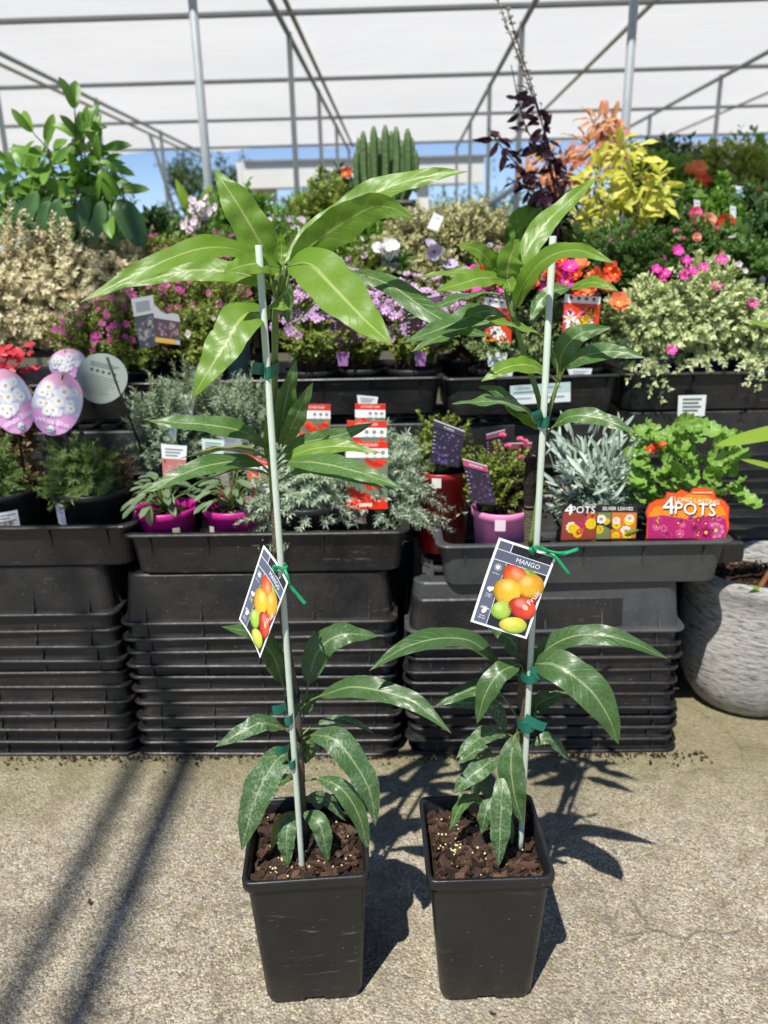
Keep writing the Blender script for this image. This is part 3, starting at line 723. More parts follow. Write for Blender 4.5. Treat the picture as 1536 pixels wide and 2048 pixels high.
# ================================================================== CRATES AND TRAYS
def crate_mesh(name, w, d, h, mats, ribs=5, rim=.016):
    mb = MB(); r = .035; e = (-.12, .12)
    def L(ins, z, rr=None): return rloop(w/2-ins, d/2-ins, (rr or r), z, 5, e)
    t = .026
    rm, fl = MB(), MB()
    loft(mb, [L(t+.004, 0), L(t, .004), L(.0145, h-.014), L(.013, h-.0095)], 0); loft(mb, [L(.0215, h-.0032), L(t+.004, .012)], 0)
    loft(rm, [L(.0145, h-.0105), L(.013, h-.010), L(.003, h-.0095), L(.0005, h-.0075), L(0, h-.004), L(.002, h-.001), L(.005, h), L(.014, h), L(.0215, h-.003), L(.0222, h-.006)], 0)
    W2, D2 = w-2*t-.01, d-2*t-.01
    for i in range(9): box(fl, (-W2/2+W2*(i+.5)/9, 0, .005), (.022, D2-.03, .0085))
    for i in range(5): box(fl, (0, -D2/2+D2*(i+.5)/5, .0062), (W2-.03, .024, .0085))
    loft(fl, [L(t+.004, .001), L(t+.035, .001)], 0); loft(fl, [L(t+.035, .0115), L(t+.002, .0115)], 0)
    # webs under the lip
    for side in (-1, 1):
        n = ribs
        for i in range(n):
            x = -w/2+w*(i+.5)/n
            V = []
            for dx in (-.0018, .0018):
                V += [(x+dx, side*(d/2-.003), h-.009), (x+dx, side*(d/2-.0165), h-.009), (x+dx, side*(d/2-.019), h-.062), (x+dx, side*(d/2-.012), h-.03)]
            mb.add(V, [(0, 1, 2, 3), (7, 6, 5, 4), (0, 3, 7, 4), (3, 2, 6, 7), (0, 4, 5, 1), (1, 5, 6, 2)])
        for i in range(3):
            y = -d/2+d*(i+.5)/3; V = []
            for dy in (-.0018, .0018):
                V += [(side*(w/2-.003), y+dy, h-.009), (side*(w/2-.0165), y+dy, h-.009), (side*(w/2-.019), y+dy, h-.062), (side*(w/2-.012), y+dy, h-.03)]
            mb.add(V, [(0, 1, 2, 3), (7, 6, 5, 4), (0, 3, 7, 4), (3, 2, 6, 7), (0, 4, 5, 1), (1, 5, 6, 2)])
    return mb.mesh(name, mats, smooth=False), rm.mesh(name+'_rim', mats, smooth=False), fl.mesh(name+'_floor', mats, smooth=False)
def crate_obj(name, me3):
    o = bpy.data.objects.new(name, me3[0]); COL.objects.link(o)
    for nm, me in (('rim', me3[1]), ('base_grid', me3[2])):
        q = bpy.data.objects.new(nm, me); COL.objects.link(q); q.parent = o
    return o
CW, CD, CH = .724, .41, .135
crate_black = crate_mesh('nursery_crate', CW, CD, CH, M['crate'])
crate_grey = crate_mesh('nursery_crate_grey', CW, CD, CH, M['crate_grey'])
tray_black = crate_mesh('nursery_tray', .72, .41, .115, M['crate'])
tray_grey = crate_mesh('nursery_tray_grey', .735, .41, .118, M['crate_grey'])
tray_short = crate_mesh('nursery_tray_short', .545, .36, .118, M['crate'])
ORD = ['top', 'second', 'third', 'fourth', 'fifth', 'sixth', 'seventh', 'eighth', 'ninth', 'tenth', 'eleventh', 'twelfth', 'thirteenth', 'fourteenth', 'fifteenth', 'sixteenth', 'seventeenth', 'eighteenth', 'nineteenth']
def stack(cx, cy, n, sp, where, group, grey_top=False, top_gap=.006):
    for k in range(n):
        z = k*sp + (top_gap if k >= n-1 else 0)
        me = crate_grey if (grey_top and k == n-1) else crate_black
        o = crate_obj('nursery_crate', me)
        o.rotation_euler = (pi, 0, radians(rnd.uniform(-1.0, 1.0))); o.location = (cx+rnd.uniform(-.007, .007)+.0008*(n-k), cy+rnd.uniform(-.007, .007), z+CH)
        j = n-1-k
        pos = ('%s crate' % ORD[j]) + ('' if j == 0 else ' from the top')
        look = 'weathered grey upturned' if (grey_top and j == 0) else 'black upturned' if j == 0 else 'black'
        tag(o, '%s crate, %s in the stack %s' % (look, pos.replace(' crate', ''), where), 'crate', group)
stack(-1.107, 2.006, 11, .0415, 'under the white daisy pots', 'crates stacked under the daisies')
stack(-.386, 2.006, 11, .0388, 'behind the left mango', 'crates stacked behind the left mango')
stack(.352, 2.006, 11, .0352, 'behind the right mango', 'crates stacked behind the right mango', True)
Y2 = 2.285; CY2 = Y2+.205
xR = at(1242, 775, Y2)[0]
stack(xR+.36, CY2, 19, .0382, 'behind the white urn', 'crates stacked in the back row')
xC = at(890, 765, Y2)[0]-.36
stack(xC, CY2, 18, .0390, 'behind the lotus pots', 'crates stacked behind the lotus')
xS = (at(892, 765, Y2)[0]+at(1238, 745, Y2)[0])/2
stack(xS+.02, CY2+.02, 18, .0384, 'behind the purple tags', 'crates stacked behind the purple tags')
xL = xC-.74
stack(xL, CY2, 18, .0386, 'behind the daisies', 'crates stacked behind the daisies')
def tray(me, loc, rz, label, group='trays holding pots'):
    o = crate_obj('nursery_tray', me); o.location = loc; o.rotation_euler = (0, 0, rz)
    tag(o, label, 'tray', group); return o
tray(tray_black, (-1.031, 2.0, .557), .004, 'black plastic tray holding the two daisy pots')
tray(tray_black, (-.348, 2.0, .533), 0, 'black plastic tray holding magenta pots and silver lotus')
tray(tray_grey, (.440, 1.995, .4935), .012, 'dark grey plastic tray holding the pink pot and seedling packs')
zT = .832
t_c = tray(tray_black, (xC, CY2, zT+.002), 0, 'black plastic tray holding the lilac flowered bushes')
t_s = tray(tray_short, (xS, CY2-.02, zT-.006), .05, 'short black tray with white label holding the portulaca pots')
t_r = tray(tray_black, (xR+.36, CY2, zT), -.01, 'black tray under the trailing variegated plant with small label')
tray(tray_black, (xL, CY2, zT), 0, 'black plastic tray below the magenta flowered bushes')

def bench(label, x0, x1, y0, y1, z):
    t = thing('display_bench', label, 'bench', ((x0+x1)/2, (y0+y1)/2, 0), 'plant benches')
    n = 7
    for k in range(n):
        mb = MB(); d = (y1-y0)/n; box(mb, ((x0+x1)/2, y0+d*(k+.5), z-.012), (x1-x0, d-.012, .024)); mb.build('slat', M['bench'], t, smooth=False)
    for x in np.linspace(x0+.15, x1-.15, 4):
        for y in (y0+.06, y1-.06):
            mb = MB(); box(mb, (x, y, (z-.024)/2), (.06, .06, z-.024)); mb.build('leg', M['bench'], t, smooth=False)
bench('dark timber bench behind the tray rows carrying the cream plants', -2.6, 2.9, 2.86, 3.95, .98)
bench('far timber bench carrying the green bushes under the shade cloth', -4.2, 4.6, 4.75, 6.2, .95)

# ================================================================== POTTED PLANTS
def round_pot(root, c, rt, rb, h, m, soil=True, rim=.006, seg=36):
    x, y, z = c; mb = MB()
    lathe(mb, [(0.001, 0), (rb-.004, 0), (rb, .004), (rt-rim*.9, h-.022), (rt-rim*.5, h-.02), (rt, h-.018), (rt+.001, h-.003), (rt-.001, h), (rt-.004, h), (rt-.006, h-.012), (rb*.4+rt*.6-.006, h*.45)], seg, c, 0)
    o = mb.build('pot', m, root)
    if soil:
        mb = MB(); rs = np.random.RandomState(int(abs(x)*1000)); R = rt*.96-.004; zz = z+h-.022
        prof = [(R, 0), (R*.8, .002), (R*.55, .005), (R*.25, .007), (.001, .008)]
        lathe(mb, prof, 28, (x, y, zz)); V = mb.v[-1]; V[:, 2] += rs.uniform(-.003, .003, len(V)); V[-28:] = V[-28:].mean(0)
        s = mb.build('soil', M['soil'], root)
    return o
def sticker(root, c, rad, ang, z0, w, h, m=None, lines=3, name='price_sticker', extra=None):
    """label wrapped on a round pot; ang 0 faces the camera (-y)"""
    cx, cy = c; a = -pi/2+ang
    def P(s, z, o): 
        t = a+s/rad; return (cx+(rad+o)*cos(t), cy+(rad+o)*sin(t), z)
    tl, tr, br, bl_ = P(-w/2, z0+h, .0022), P(w/2, z0+h, .0022), P(w/2, z0, .0012), P(-w/2, z0, .0012)
    sh = Sheet(tl, tr, br, bl_, bend=rad*(1-cos(w/2/rad))*1.0)
    sh.rect(0, 0, 1, 1, pm(m or 'e8eaea'), .0004, 6)
    for k in range(lines): sh.rect(.08, .12+.13*k, .92-.2*(k % 2), .17+.13*k, pm('8a8d90'), .0007, 4)
    if extra == 'price':
        for k in range(22): sh.rect(.14+.032*k, .42, .14+.032*k+.018*(.4+.6*((k*7) % 5)/4), .60, pm('2a2a2c'), .0007, 1)
        sh.text('$18.99', .5, .80, h*.24, pm('4a4c50'), .0009)
    sh.printed(next((ch for ch in root.children if ch.name.startswith('pot') and not ch.name.startswith('pot_')), root), name)
def pot_tab(root, sh_tl, w, h, Y, m):
    sh = pxsheet(sh_tl, (sh_tl[0]+w, sh_tl[1]), (sh_tl[0]+w*.85, sh_tl[1]+h), (sh_tl[0]+w*.15, sh_tl[1]+h), Y); sh.rect(0, 0, 1, 1, pm(m), 0, 1)
    sh.rect(.25, .3, .75, .36, pm('a0a0a0'), .0004); sh.rect(.3, .5, .7, .56, pm('a0a0a0'), .0004)
    return sh.card(root, m, name='pot_tab')
def plantbase(px, py, Y, z): 
    p = at(px, py, Y); return np.array([p[0], Y, z])
UPMIN = [-.45]
FD = (2.5, 1.2, 1.15, 1.4)
def foliage(root, base, br, c, r, n, k, L, Wd, lm, start=.3, ang=55, up=-.15, lo=.5, stem='twig', sr=.0011, seed=1, arch=.5, name='foliage', curl=1.0):
    rs = np.random.RandomState(seed); mb = MB(); n = int(n*FD[0]); k = int(k*FD[1]); L *= FD[2]; Wd *= FD[3]; tips, d = domes(n, c, r, lo, min(up, UPMIN[0]), rs)
    sprigs(mb, base, br, tips, k, L, Wd, start, ang, 0, 1, sr, arch, rs, curl)
    o = mb.build(name, [LM[lm], M[stem]], root); o['kind'] = 'stuff'; return tips, d
def flowers(root, me, tips, dirs, n, size, rs, name='flower', off=.006, face=(0, -.5, .6)):
    idx = rs.permutation(len(tips))[:n]
    for i in idx:
        d = nz(dirs[i]+np.array(face)+rs.normal(0, .25, 3))
        place(name, me, root, tips[i]+d*off, np.cross(d, rs.normal(size=3)), d, size*rs.uniform(.8, 1.2))
FM = {}
def petal(name, a, b): return leafmat(name, a, b, .2, .5)
FM['lilac'] = flower_mesh('lilac_flower', [petal('lilac_petal', (.50, .26, .52), (.72, .46, .72)), pm('6a3a70')], 6, 1, .2, .55, .14)
FM['magenta'] = flower_mesh('magenta_flower', [petal('magenta_petal', (.45, .03, .22), (.62, .10, .38)), pm('70204a')], 6, 1, .2, .5, .14)
FM['hot'] = flower_mesh('hot_pink_flower', [petal('hot_pink_petal', (.66, .01, .28), (.88, .06, .54)), pm('f0c020')], 5, 1, .45, .75, .2)
FM['red'] = flower_mesh('orange_red_flower', [petal('orange_red_petal', (.72, .04, .03), (.86, .17, .05)), pm('f0c020')], 5, 1, .55, .7, .2, 2)
FM['orange'] = flower_mesh('coral_flower', [petal('coral_petal', (.78, .16, .07), (.86, .36, .14)), pm('f0d040')], 6, 1, .6, .66, .2, 2)
FM['white'] = flower_mesh('white_flower', [petal('white_petal', (.75, .75, .76), (.85, .84, .86)), pm('e0d890')], 5, 1, .3, .9, .16)
FM['pale'] = flower_mesh('pale_pink_flower', [petal('pale_pink_petal', (.72, .55, .66), (.82, .74, .80)), pm('d0a0b0')], 5, 1, .3, .8, .16)
FM['mauve'] = flower_mesh('mauve_flower', [petal('mauve_petal', (.45, .38, .60), (.62, .55, .75)), pm('4a2a60')], 5, 1, .3, .95, .2)
FM['rose'] = flower_mesh('red_rose', [petal('rose_petal', (.55, .015, .012), (.72, .05, .02)), pm('a01010')], 6, 1, .6, .95, .25, 3)
FM['peach'] = flower_mesh('peach_rose', [petal('peach_petal', (.75, .30, .20), (.80, .42, .30)), pm('d08050')], 6, 1, .6, .95, .25, 3)
FM['pinkrose'] = flower_mesh('pink_rose', [petal('pink_rose_petal', (.70, .10, .25), (.78, .20, .35)), pm('c04060')], 6, 1, .6, .95, .25, 3)

# ---- daisies in big black pots, front left tray
def daisy_plant(px, label, sx, seed, R=.103):
    c = plantbase(px, 985, 1.975, .565); t = thing('potted_daisy', label, 'potted plant', c, 'daisies in black pots')
    round_pot(t, c, R, R*.82, .158, M['pot_round'])
    b = c+np.array([-.01, 0, .135])
    foliage(t, b, .05, b+np.array([-.015, 0, .03]), (.115, .10, .14), 170, 46, .014, .0028, 'feather', .25, 55, -.05, .4, 'green_stem', .0008, seed)
    foliage(t, b+np.array([.03, .04, 0]), .03, b+np.array([.06, .05, .04]), (.06, .05, .09), 40, 34, .013, .0028, 'dry', .3, 55, 0, .4, 'twig', .0008, seed+1, name='dry_foliage')
    return t, c
dA, cA = daisy_plant(-2, 'feathery white daisy in black pot with large price sticker, cut by the left edge', 0, 21)
dB, cB = daisy_plant(188, 'feathery white daisy in black pot with narrow sticker beside the magenta pots', 0, 22)
sticker(dA, cA[:2], .097, .46, .62-.002, .078, .063, None, 3, extra='price')
sticker(dB, cB[:2], .098, -.72, .640, .045, .06, None, 3)
def oval_tag(cx, cy, rx, ry, rot, Y, label, front=True, stick_to=None, full=True, dY=0.0):
    sh = pxsheet((cx-rx, cy-ry), (cx+rx, cy-ry), (cx+rx, cy+ry), (cx-rx, cy+ry), Y, (0, 0, dY, dY))
    if rot:
        c = sum(sh.c)/4; n_ = sh.nrm; R = Matrix.Rotation(rot, 3, Vector(n_)); sh.c = [c+np.array(R @ Vector(q-c)) for q in sh.c]
    t = thing('plant_tag', label, 'plant tag', sum(sh.c)/4, 'oval daisy tags on black sticks')
    a = np.arange(40)*2*pi/40; k = 1+0*a
    out = [(.5+.5*cos(q)*(1-.06*sin(q)), .5+.5*sin(q)) for q in a]
    sh.card(t, 'd9a6cf' if front else '9aa69c', out)
    if front:
        # pink ground, lighter top, band of daisies, white lettering
        def seg(v0, v1, m, off, u=.495):
            vs_ = np.linspace(v0, v1, 12); hw = u*np.sqrt(np.maximum(0, 1-((vs_-.5)/.5)**2))
            sh.poly(np.array([(.5-w, v) for v, w in zip(vs_, hw)]+[(.5+w, v) for v, w in zip(vs_[::-1], hw[::-1])]), m, off)
        seg(.004, .996, pm('d99fd2'), .0004); seg(.004, .30, pm('f0b4d2'), .0006); seg(.27, .62, pm('c9d0e4'), .0008)
        rs = random.Random(int(cx))
        for i in range(17):
            v = .27+.085*(i % 5)+rs.uniform(-.015, .015); hw = .46*sqrt(max(0, 1-((v-.5)/.5)**2))-.10
            sh.daisy(.5+(-1+2*((i*.37+.1) % 1))*hw, v, min(sh.w, sh.h)*.115*(1+.35*(i % 3 == 0)), .0010+.0002*i, 'eef0f6', 'deb03a', 15)
        if full:
            sh.text('White Bliss', .5, .775, sh.w*.15, pm('fbf6fb'), .0052)
            sh.disc(.5, .885, sh.w*.07, sh.h*.055, pm('e8f4ee'), .0052); sh.disc(.5, .88, sh.w*.05, sh.h*.035, pm('a9c8bd'), .0055); sh.rect(.40, .905, .60, .925, pm('5f8f86'), .0056)
            sh.rect(.47, .84, .53, .885, pm('eef6f2'), .0058)
        sh.rect(.485, .02, .515, .11, pm('141414'), .0055)
    else:
        for r_ in range(3): sh.rect(.22, .2+.035*r_, .78-.05*r_, .212+.035*r_, pm('5c665f'), .0006)
        for i in range(5): sh.disc(.27+.115*i, .36, .004, .004, pm('4c564f'), .0006, 0, 8)
        for r_ in range(8): sh.rect(.12+.01*r_, .46+.05*r_, .84-.04*(r_ % 3)-.02*r_, .472+.05*r_, pm('7d877f'), .0006)
    sh.printed(t)
    if stick_to is not None:
        mb = MB(); a0 = np.array(sh.P([(.5, .06)] if not front else [(.55, .5)], -.003 if front else .003)[0]); b0 = np.asarray(stick_to)
        tube(mb, [a0, a0*.5+b0*.5, b0], [.003, .0032, .003], 7); mb.build('stick', pm('101011', .5), t)
    return t
oval_tag(114, 808, 49, 66, -.22, 1.925, 'pink oval White Bliss tag standing in front on a black stick', True, at(150, 985, 1.93))
oval_tag(20, 803, 48, 64, .5, 1.945, 'pink oval White Bliss tag tilted and cut by the left edge', True, at(50, 950, 1.96))
oval_tag(135, 728, 38, 30, .12, 2.07, 'small pale oval daisy tag peeping out behind the front White Bliss tag', True, at(190, 815, 2.09), False)
oval_tag(203, 757, 50, 52, -.25, 1.99, 'grey back side of an oval tag on a slanting black stick', False, at(285, 905, 2.0))

# ---- red flowering plant at the left edge
c = plantbase(20, 760, 2.16, .565); t = thing('potted_red_flower', 'red flowering potted plant behind the White Bliss tags at the left edge', 'potted plant', c)
round_pot(t, c, .07, .055, .15, M['pot_round']); rs = np.random.RandomState(5)
foliage(t, c+np.array([0, 0, .13]), .02, c+np.array([0, 0, .33]), (.09, .07, .08), 26, 8, .03, .014, 'dry', .3, 50, -.2, .4, 'twig', .0014, 31)
mr = blade_mesh('red_bract', [LM['redfl']], 'oval', 5, 2, .62, .2)
for i in range(46):
    p = at(rs.uniform(-10, 62), rs.uniform(692, 745), 2.13+rs.uniform(-.03, .05)); d = nz((rs.normal(), rs.normal()-.4, .4)); place('bract', mr, t, p, d, (rs.normal()*.3, -1, .8), .034*rs.uniform(.7, 1.2))

# ---- magenta pots with oval grey-green leaves
lo1 = blade_mesh('oval_leaf', [LM['pul'], M['green_stem']], 'oval', 7, 3, .52, .3, .15, .06, petiole=.5)
def leafy(t, base, n, size, spread, hgt, me, seed, zb=.3, tilt=.4, name='leaf', lift=.0):
    rs = np.random.RandomState(seed); mb = MB()
    for i in range(n):
        a = i*2.4+rs.uniform(-.3, .3); q = sqrt((i+.5)/n); rr = spread*q
        p = base+np.array([cos(a)*rr, sin(a)*rr, lift+hgt*(1-.75*q*q)*rs.uniform(.75, 1.1)])
        d = nz((cos(a), sin(a), zb*(1-q)+rs.uniform(-.35, .2)-.15*q)); s = size*rs.uniform(.75, 1.2)
        place(name, me, t, p, d, np.array([-cos(a)*tilt*.3, -sin(a)*tilt*.3-.25, 1]), s)
        tube(mb, smoothpath([base+rs.normal(0, .006, 3)*[1, 1, 0], base*.5+p*.5+np.array([0, 0, .01]), p], 5), [.0022, .0018, .0016, .0014, .0012], 5)
    mb.build('stems', M['green_stem'], t)
for px, Y, lab, sd in ((336, 1.905, 'leafy plant in magenta pot left of its twin, drooping a leaf over the rim', 41), (470, 1.91, 'leafy plant in magenta pot nearer the mango stake', 42)):
    c = plantbase(px, 1045, Y, .545); t = thing('potted_leafy_plant', lab, 'potted plant', c, 'magenta pots')
    round_pot(t, c, .079, .062, .142, M['pot_magenta']); leafy(t, c+np.array([0, 0, .132]), 34, .05, .072, .085, lo1, sd, zb=.7, lift=.012)
    if sd == 41:
        place('leaf', lo1, t, at(300, 1010, Y-.085), (-.15, -.2, -1), (-.2, -1, .1), .055); place('leaf', lo1, t, at(292, 985, Y-.08), (-.5, -.3, -.3), (0, -.6, 1), .05)
    a_ = .42 if sd == 41 else -.62
    sticker(t, c[:2], .071, a_, .550, .045, .022, 'e2dfe4', 2)
    sticker(t, c[:2], .0775, a_+.12 if sd == 41 else a_, .625, .018, .026, 'c9c4ae', 0, 'pot_tab')
c = plantbase(420, 960, 2.0, .545)

# ---- tags helper
def icons(sh, v, n=4, u0=.2, u1=.8, m='8b8f92', r=.055, off=.0006):
    for k in range(n): sh.disc(u0+(u1-u0)*k/(n-1), v, sh.w*r, sh.w*r, pm(m), off, 0, 10); sh.rect(u0+(u1-u0)*k/(n-1)-.05, v+.055, u0+(u1-u0)*k/(n-1)+.05, v+.066, pm('b5b8ba'), off)
def lotus_tag(tl, tr, br, bl_, Y, label, dY=(0, 0, 0, 0), seed=1):
    sh = pxsheet(tl, tr, br, bl_, Y, dY); t = thing('plant_tag', label, 'plant tag', base_of(sh), 'red lotus tags')
    sh.card(t, 'f1efec'); sh.rect(0, 0, 1, .10, pm('d9301c'), .0004); sh.text('LOTUS RED FLASH', .5, .05, sh.h*.062, pm('fbeeea'), .0007, 0, .62)
    icons(sh, .16, 3, .5, .88); sh.rect(0, .235, 1, .86, pm('6f7d66'), .0004)
    rs = random.Random(seed)
    for i in range(26):
        u, v = rs.uniform(.08, .92), rs.uniform(.27, .95); a = rs.uniform(.2, 1.1)
        sh.disc(u, v, sh.w*min(.16, u, 1-u), sh.w*.06, pm(rs.choice(('e2371c', 'd42a18', 'ee5a30', 'c2281c'))), .0006+.00003*i, a if min(u, 1-u) > .15 else pi/2, 9)
    sh.rect(0, .885, 1, 1, pm('e03418'), .0016); sh.rect(.3, .91, .62, .96, pm('f6d6cc'), .0018)
    sh.rect(0, .10, 1, .235, pm('f1efec'), .0015); icons(sh, .16, 3, .5, .88, off=.0018)
    sh.printed(t); return t
# ---- silver lotus pots
for (px, py, Y, R, lab, sd, cdx) in ((615, 1010, 1.93, .105, 'silver needle leaved lotus in black pot right behind the left stake', 51, -.02), (742, 1005, 2.01, .105, 'silver needle leaved lotus in black pot with stacked red tags', 52, .05)):
    c = plantbase(px, py, Y, .545); t = thing('potted_lotus', lab, 'potted plant', c, 'silver lotus pots')
    round_pot(t, c, R, R*.8, .15, M['pot_round'])
    b = c+np.array([0, 0, .14])
    foliage(t, b, .05, b+np.array([cdx, 0, .03]), (.15, .12, .145), 95, 62, .019, .0036, 'silver', .25, 60, -.2, .45, 'twig', .0011, sd)
    foliage(t, b, .06, b+np.array([cdx+(.07 if sd == 52 else -.06), -.05, -.05]), (.13, .10, .10), 22, 50, .018, .0036, 'silver', .4, 60, -.5, .6, 'twig', .0011, sd+9, arch=.35)
    if sd == 52: 
        sticker(t, c[:2], .094, -.55, .56, .055, .035, '5f6366', 2); sticker(t, c[:2], .1005, -.25, .63, .034, .036, '8f7a74', 1, 'pot_tab')
        mb = MB(); rs = np.random.RandomState(3)
        tp = np.array([at(x, y, 1.92) for x, y in ((800, 905), (825, 940), (850, 960), (868, 985), (880, 1010), (890, 1020), (835, 900), (815, 865), (845, 985))])
        sprigs(mb, b+np.array([.06, -.03, .03]), .02, tp, 60, .019, .0036, .35, 60, 0, 1, .0011, .35, rs)
        mb.build('trailing_foliage', [LM['silver'], M['twig']], t, kind='stuff')
    else:
        mb = MB(); rs = np.random.RandomState(4); tp = np.array([at(x, y, 1.84) for x, y in ((492, 1020), (505, 1000), (520, 1040), (540, 1010), (640, 1035), (665, 1040), (690, 1020), (600, 1050), (705, 1000))])
        sprigs(mb, b+np.array([-.02, -.03, .02]), .03, tp, 55, .019, .0036, .35, 60, 0, 1, .0011, .35, rs); mb.build('trailing_foliage', [LM['silver'], M['twig']], t, kind='stuff')
lotus_tag((692, 883), (776, 883), (775, 1018), (694, 1018), 1.90, 'front red Lotus Red Flash tag standing tall among silver foliage', (.01, .01, 0, 0), 1)
lotus_tag((694, 841), (773, 842), (772, 978), (695, 978), 1.95, 'red headed tag just behind the front Lotus Red Flash tag', (.01, .01, 0, 0), 2)
lotus_tag((710, 807), (771, 808), (770, 925), (711, 925), 2.10, 'half hidden red headed tag, farthest back below a white card', (0, 0, 0, 0), 3)
lotus_tag((598, 808), (661, 809), (660, 930), (600, 930), 2.08, 'red headed tag behind the upright mango leaves', (0, 0, 0, 0), 4)
lotus_tag((577, 866), (640, 866), (638, 985), (580, 985), 2.02, 'red headed tag sunk in silver foliage right of the left stake', (0, 0, 0, 0), 5)
lotus_tag((482, 905), (540, 922), (572, 1040), (512, 1030), 1.875, 'tilted Lotus Red Flash tag crossing behind the left stake', (0, .02, .03, 0), 6)

# ---- grey-green artemisia
for px, py, Y, sd, lab, r in ((325, 790, 2.13, 61, 'grey green feathery bush right of the oval grey tag', (.125, .11, .19)), (400, 790, 2.19, 63, 'grey green feathery bush standing taller between its two neighbours', (.13, .10, .22)), (485, 780, 2.14, 62, 'grey green feathery bush behind the left stake', (.14, .11, .20))):
    c = plantbase(px, py, Y, .545); t = thing('potted_feathery_bush', lab, 'potted plant', c, 'grey green feathery bushes')
    round_pot(t, c, .075, .06, .16, M['pot_round']); b = c+np.array([0, 0, .15])
    foliage(t, b, .04, b+np.array([0, 0, .13]), r, 130, 60, .017, .0036, 'artemisia', .15, 60, -.25, .35, 'green_stem', .0009, sd)

# ---- red pot and pink pot with purple foliage
c = plantbase(884, 1000, 2.03, .515); t = thing('potted_purple_plant', 'olive foliage in the tall dark red pot left of the pink pot', 'potted plant', c)
round_pot(t, c, .085, .062, .232, M['pot_red']); b = c+np.array([0, 0, .215]); 
foliage(t, b, .04, b+np.array([.0, .01, .05]), (.10, .08, .11), 90, 24, .011, .007, 'cuphea', .25, 55, -.2, .4, 'twig', .001, 71)
sticker(t, c[:2], .083, -.22, .712, .024, .026, 'dcdcd8', 0, 'pot_tab')
c = plantbase(1000, 1050, 1.90, .505); t = thing('potted_purple_plant', 'dark pink foliage in the pale pink pot behind the right mango stump', 'potted plant', c)
round_pot(t, c, .074, .060, .17, M['pot_pink']); b = c+np.array([0, 0, .155]); rs = np.random.RandomState(73)
tips, dd = foliage(t, b, .04, b+np.array([.01, .02, .06]), (.11, .09, .12), 80, 24, .011, .007, 'cuphea', .25, 55, -.2, .4, 'twig', .001, 72)
foliage(t, b, .04, b+np.array([.05, -.0, .03]), (.09, .07, .08), 45, 24, .011, .007, 'dark', .25, 55, -.3, .4, 'twig', .001, 74, name='purple_foliage')
for x, y in ((1005, 872), (1015, 893), (1050, 885), (1040, 880), (1130, 980), (1043, 917)):
    p = at(x, y, 1.95); place('flower', FM['pinkrose'], t, p, (1, 0, 0), (0, -.6, 1), .009)
sticker(t, c[:2], .0728, -.12, .634, .026, .03, 'e8d2dc', 0, 'pot_tab')
def dark_tag(tl, tr, br, bl_, Y, label, head, dots, txt=None, dY=(0, 0, 0, 0), seed=1, back='2c2736'):
    sh = pxsheet(tl, tr, br, bl_, Y, dY); t = thing('plant_tag', label, 'plant tag', base_of(sh), 'purple picture tags'); sh.card(t, back)
    rs = random.Random(seed); sh.rect(0, 0, 1, 1, pm(back), .0004)
    for i in range(70):
        u, v = rs.uniform(.12, .94), rs.uniform(.22, .96); q = sh.w*.05*rs.uniform(.6, 1.2); sh.disc(u, v, q, q*.8, pm(rs.choice(dots)), .0006+.00002*i, rs.uniform(0, 3), 7)
    sh.rect(0, .0, 1, .17, pm(head), .0022); sh.rect(0, 0, 1, .03, pm('c8c4c6'), .0024)
    if txt: sh.text(txt, .5, .10, sh.h*.075, pm('e6dfe4'), .0026)
    for k in range(6): sh.rect(.03, .28+.09*k, .10, .30+.09*k, pm('b9b4be'), .0024)
    sh.printed(t); return t
dark_tag((868, 838), (930, 862), (918, 935), (860, 925), 1.94, 'black purple picture tag leaning in the red pot', '3a3446', ('4a3c66', '5a4a7c', '2a2238', '6a5a8c', '3c3152'), 'PURPLE', (0, 0, -.01, -.01), 2)
dark_tag((924, 916), (974, 931), (992, 1010), (943, 1006), 1.845, 'purple picture tag bent over the pale pink pot', 'a84a6a', ('5a3c5c', '6a4a6c', '2a2030', '7a5a7c', '46324c'), 'VERBENA', (0, 0, -.01, -.01), 3)
dark_tag((997, 886), (1064, 884), (1054, 960), (990, 955), 1.97, 'dull red headed picture tag between the pink pot and the stump', '8f3a52', ('5c3048', '6c4058', '3a2030', '4c2a3c'), None, (0, 0, 0, 0), 4, '3a2a34')
dark_tag((972, 868), (1010, 858), (1008, 930), (975, 930), 2.05, 'grey rimmed tag partly hidden behind the purple tags', '8a4a62', ('5c3048', '3a2030'), None, (0, 0, 0, 0), 5, '3a2a34')

# ---- silver leaf seedlings, lime geranium in the front right tray
lsv = blade_mesh('felted_leaf', [LM['silverleaf'], M['green_stem']], 'lance', 7, 2, .26, .18, .2, .05)
c = plantbase(1185, 1040, 1.99, .505); t = thing('silver_leaf_seedlings', 'clump of narrow silver felted leaves behind the small seedling pack card', 'seedling pack', c, 'seedling packs')
mb = MB(); box(mb, c+np.array([0, -.02, .03]), (.17, .14, .06), bev=.006); mb.build('seedling_punnet', M['pot_round'], t, smooth=False); rs = np.random.RandomState(81)
for i in range(125):
    px_, py_ = rs.uniform(1095, 1275), rs.uniform(845, 990)
    if (px_-1185)**2/95**2+(py_-925)**2/88**2 > 1.15: continue
    p = at(px_, py_, 1.95+rs.uniform(-.09, .12)); o = p-(c+np.array([0, 0, .10])); d = nz(o*np.array([1, .8, .9])+rs.normal(0, .07, 3)+np.array([0, 0, .04]))
    place('leaf', lsv, t, p-d*.025, d, np.array([0, -.7, .8])+rs.normal(0, .4, 3), .056*rs.uniform(.7, 1.25))
foliage(t, c+np.array([0, 0, .06]), .06, c+np.array([0, 0, .16]), (.12, .09, .13), 70, 10, .035, .009, 'silverleaf', .3, 45, -.1, .3, 'green_stem', .0016, 82)
lge = round_leaf_mesh('lobed_leaf', [LM['ger'], M['green_stem']], 7, .5, .25)
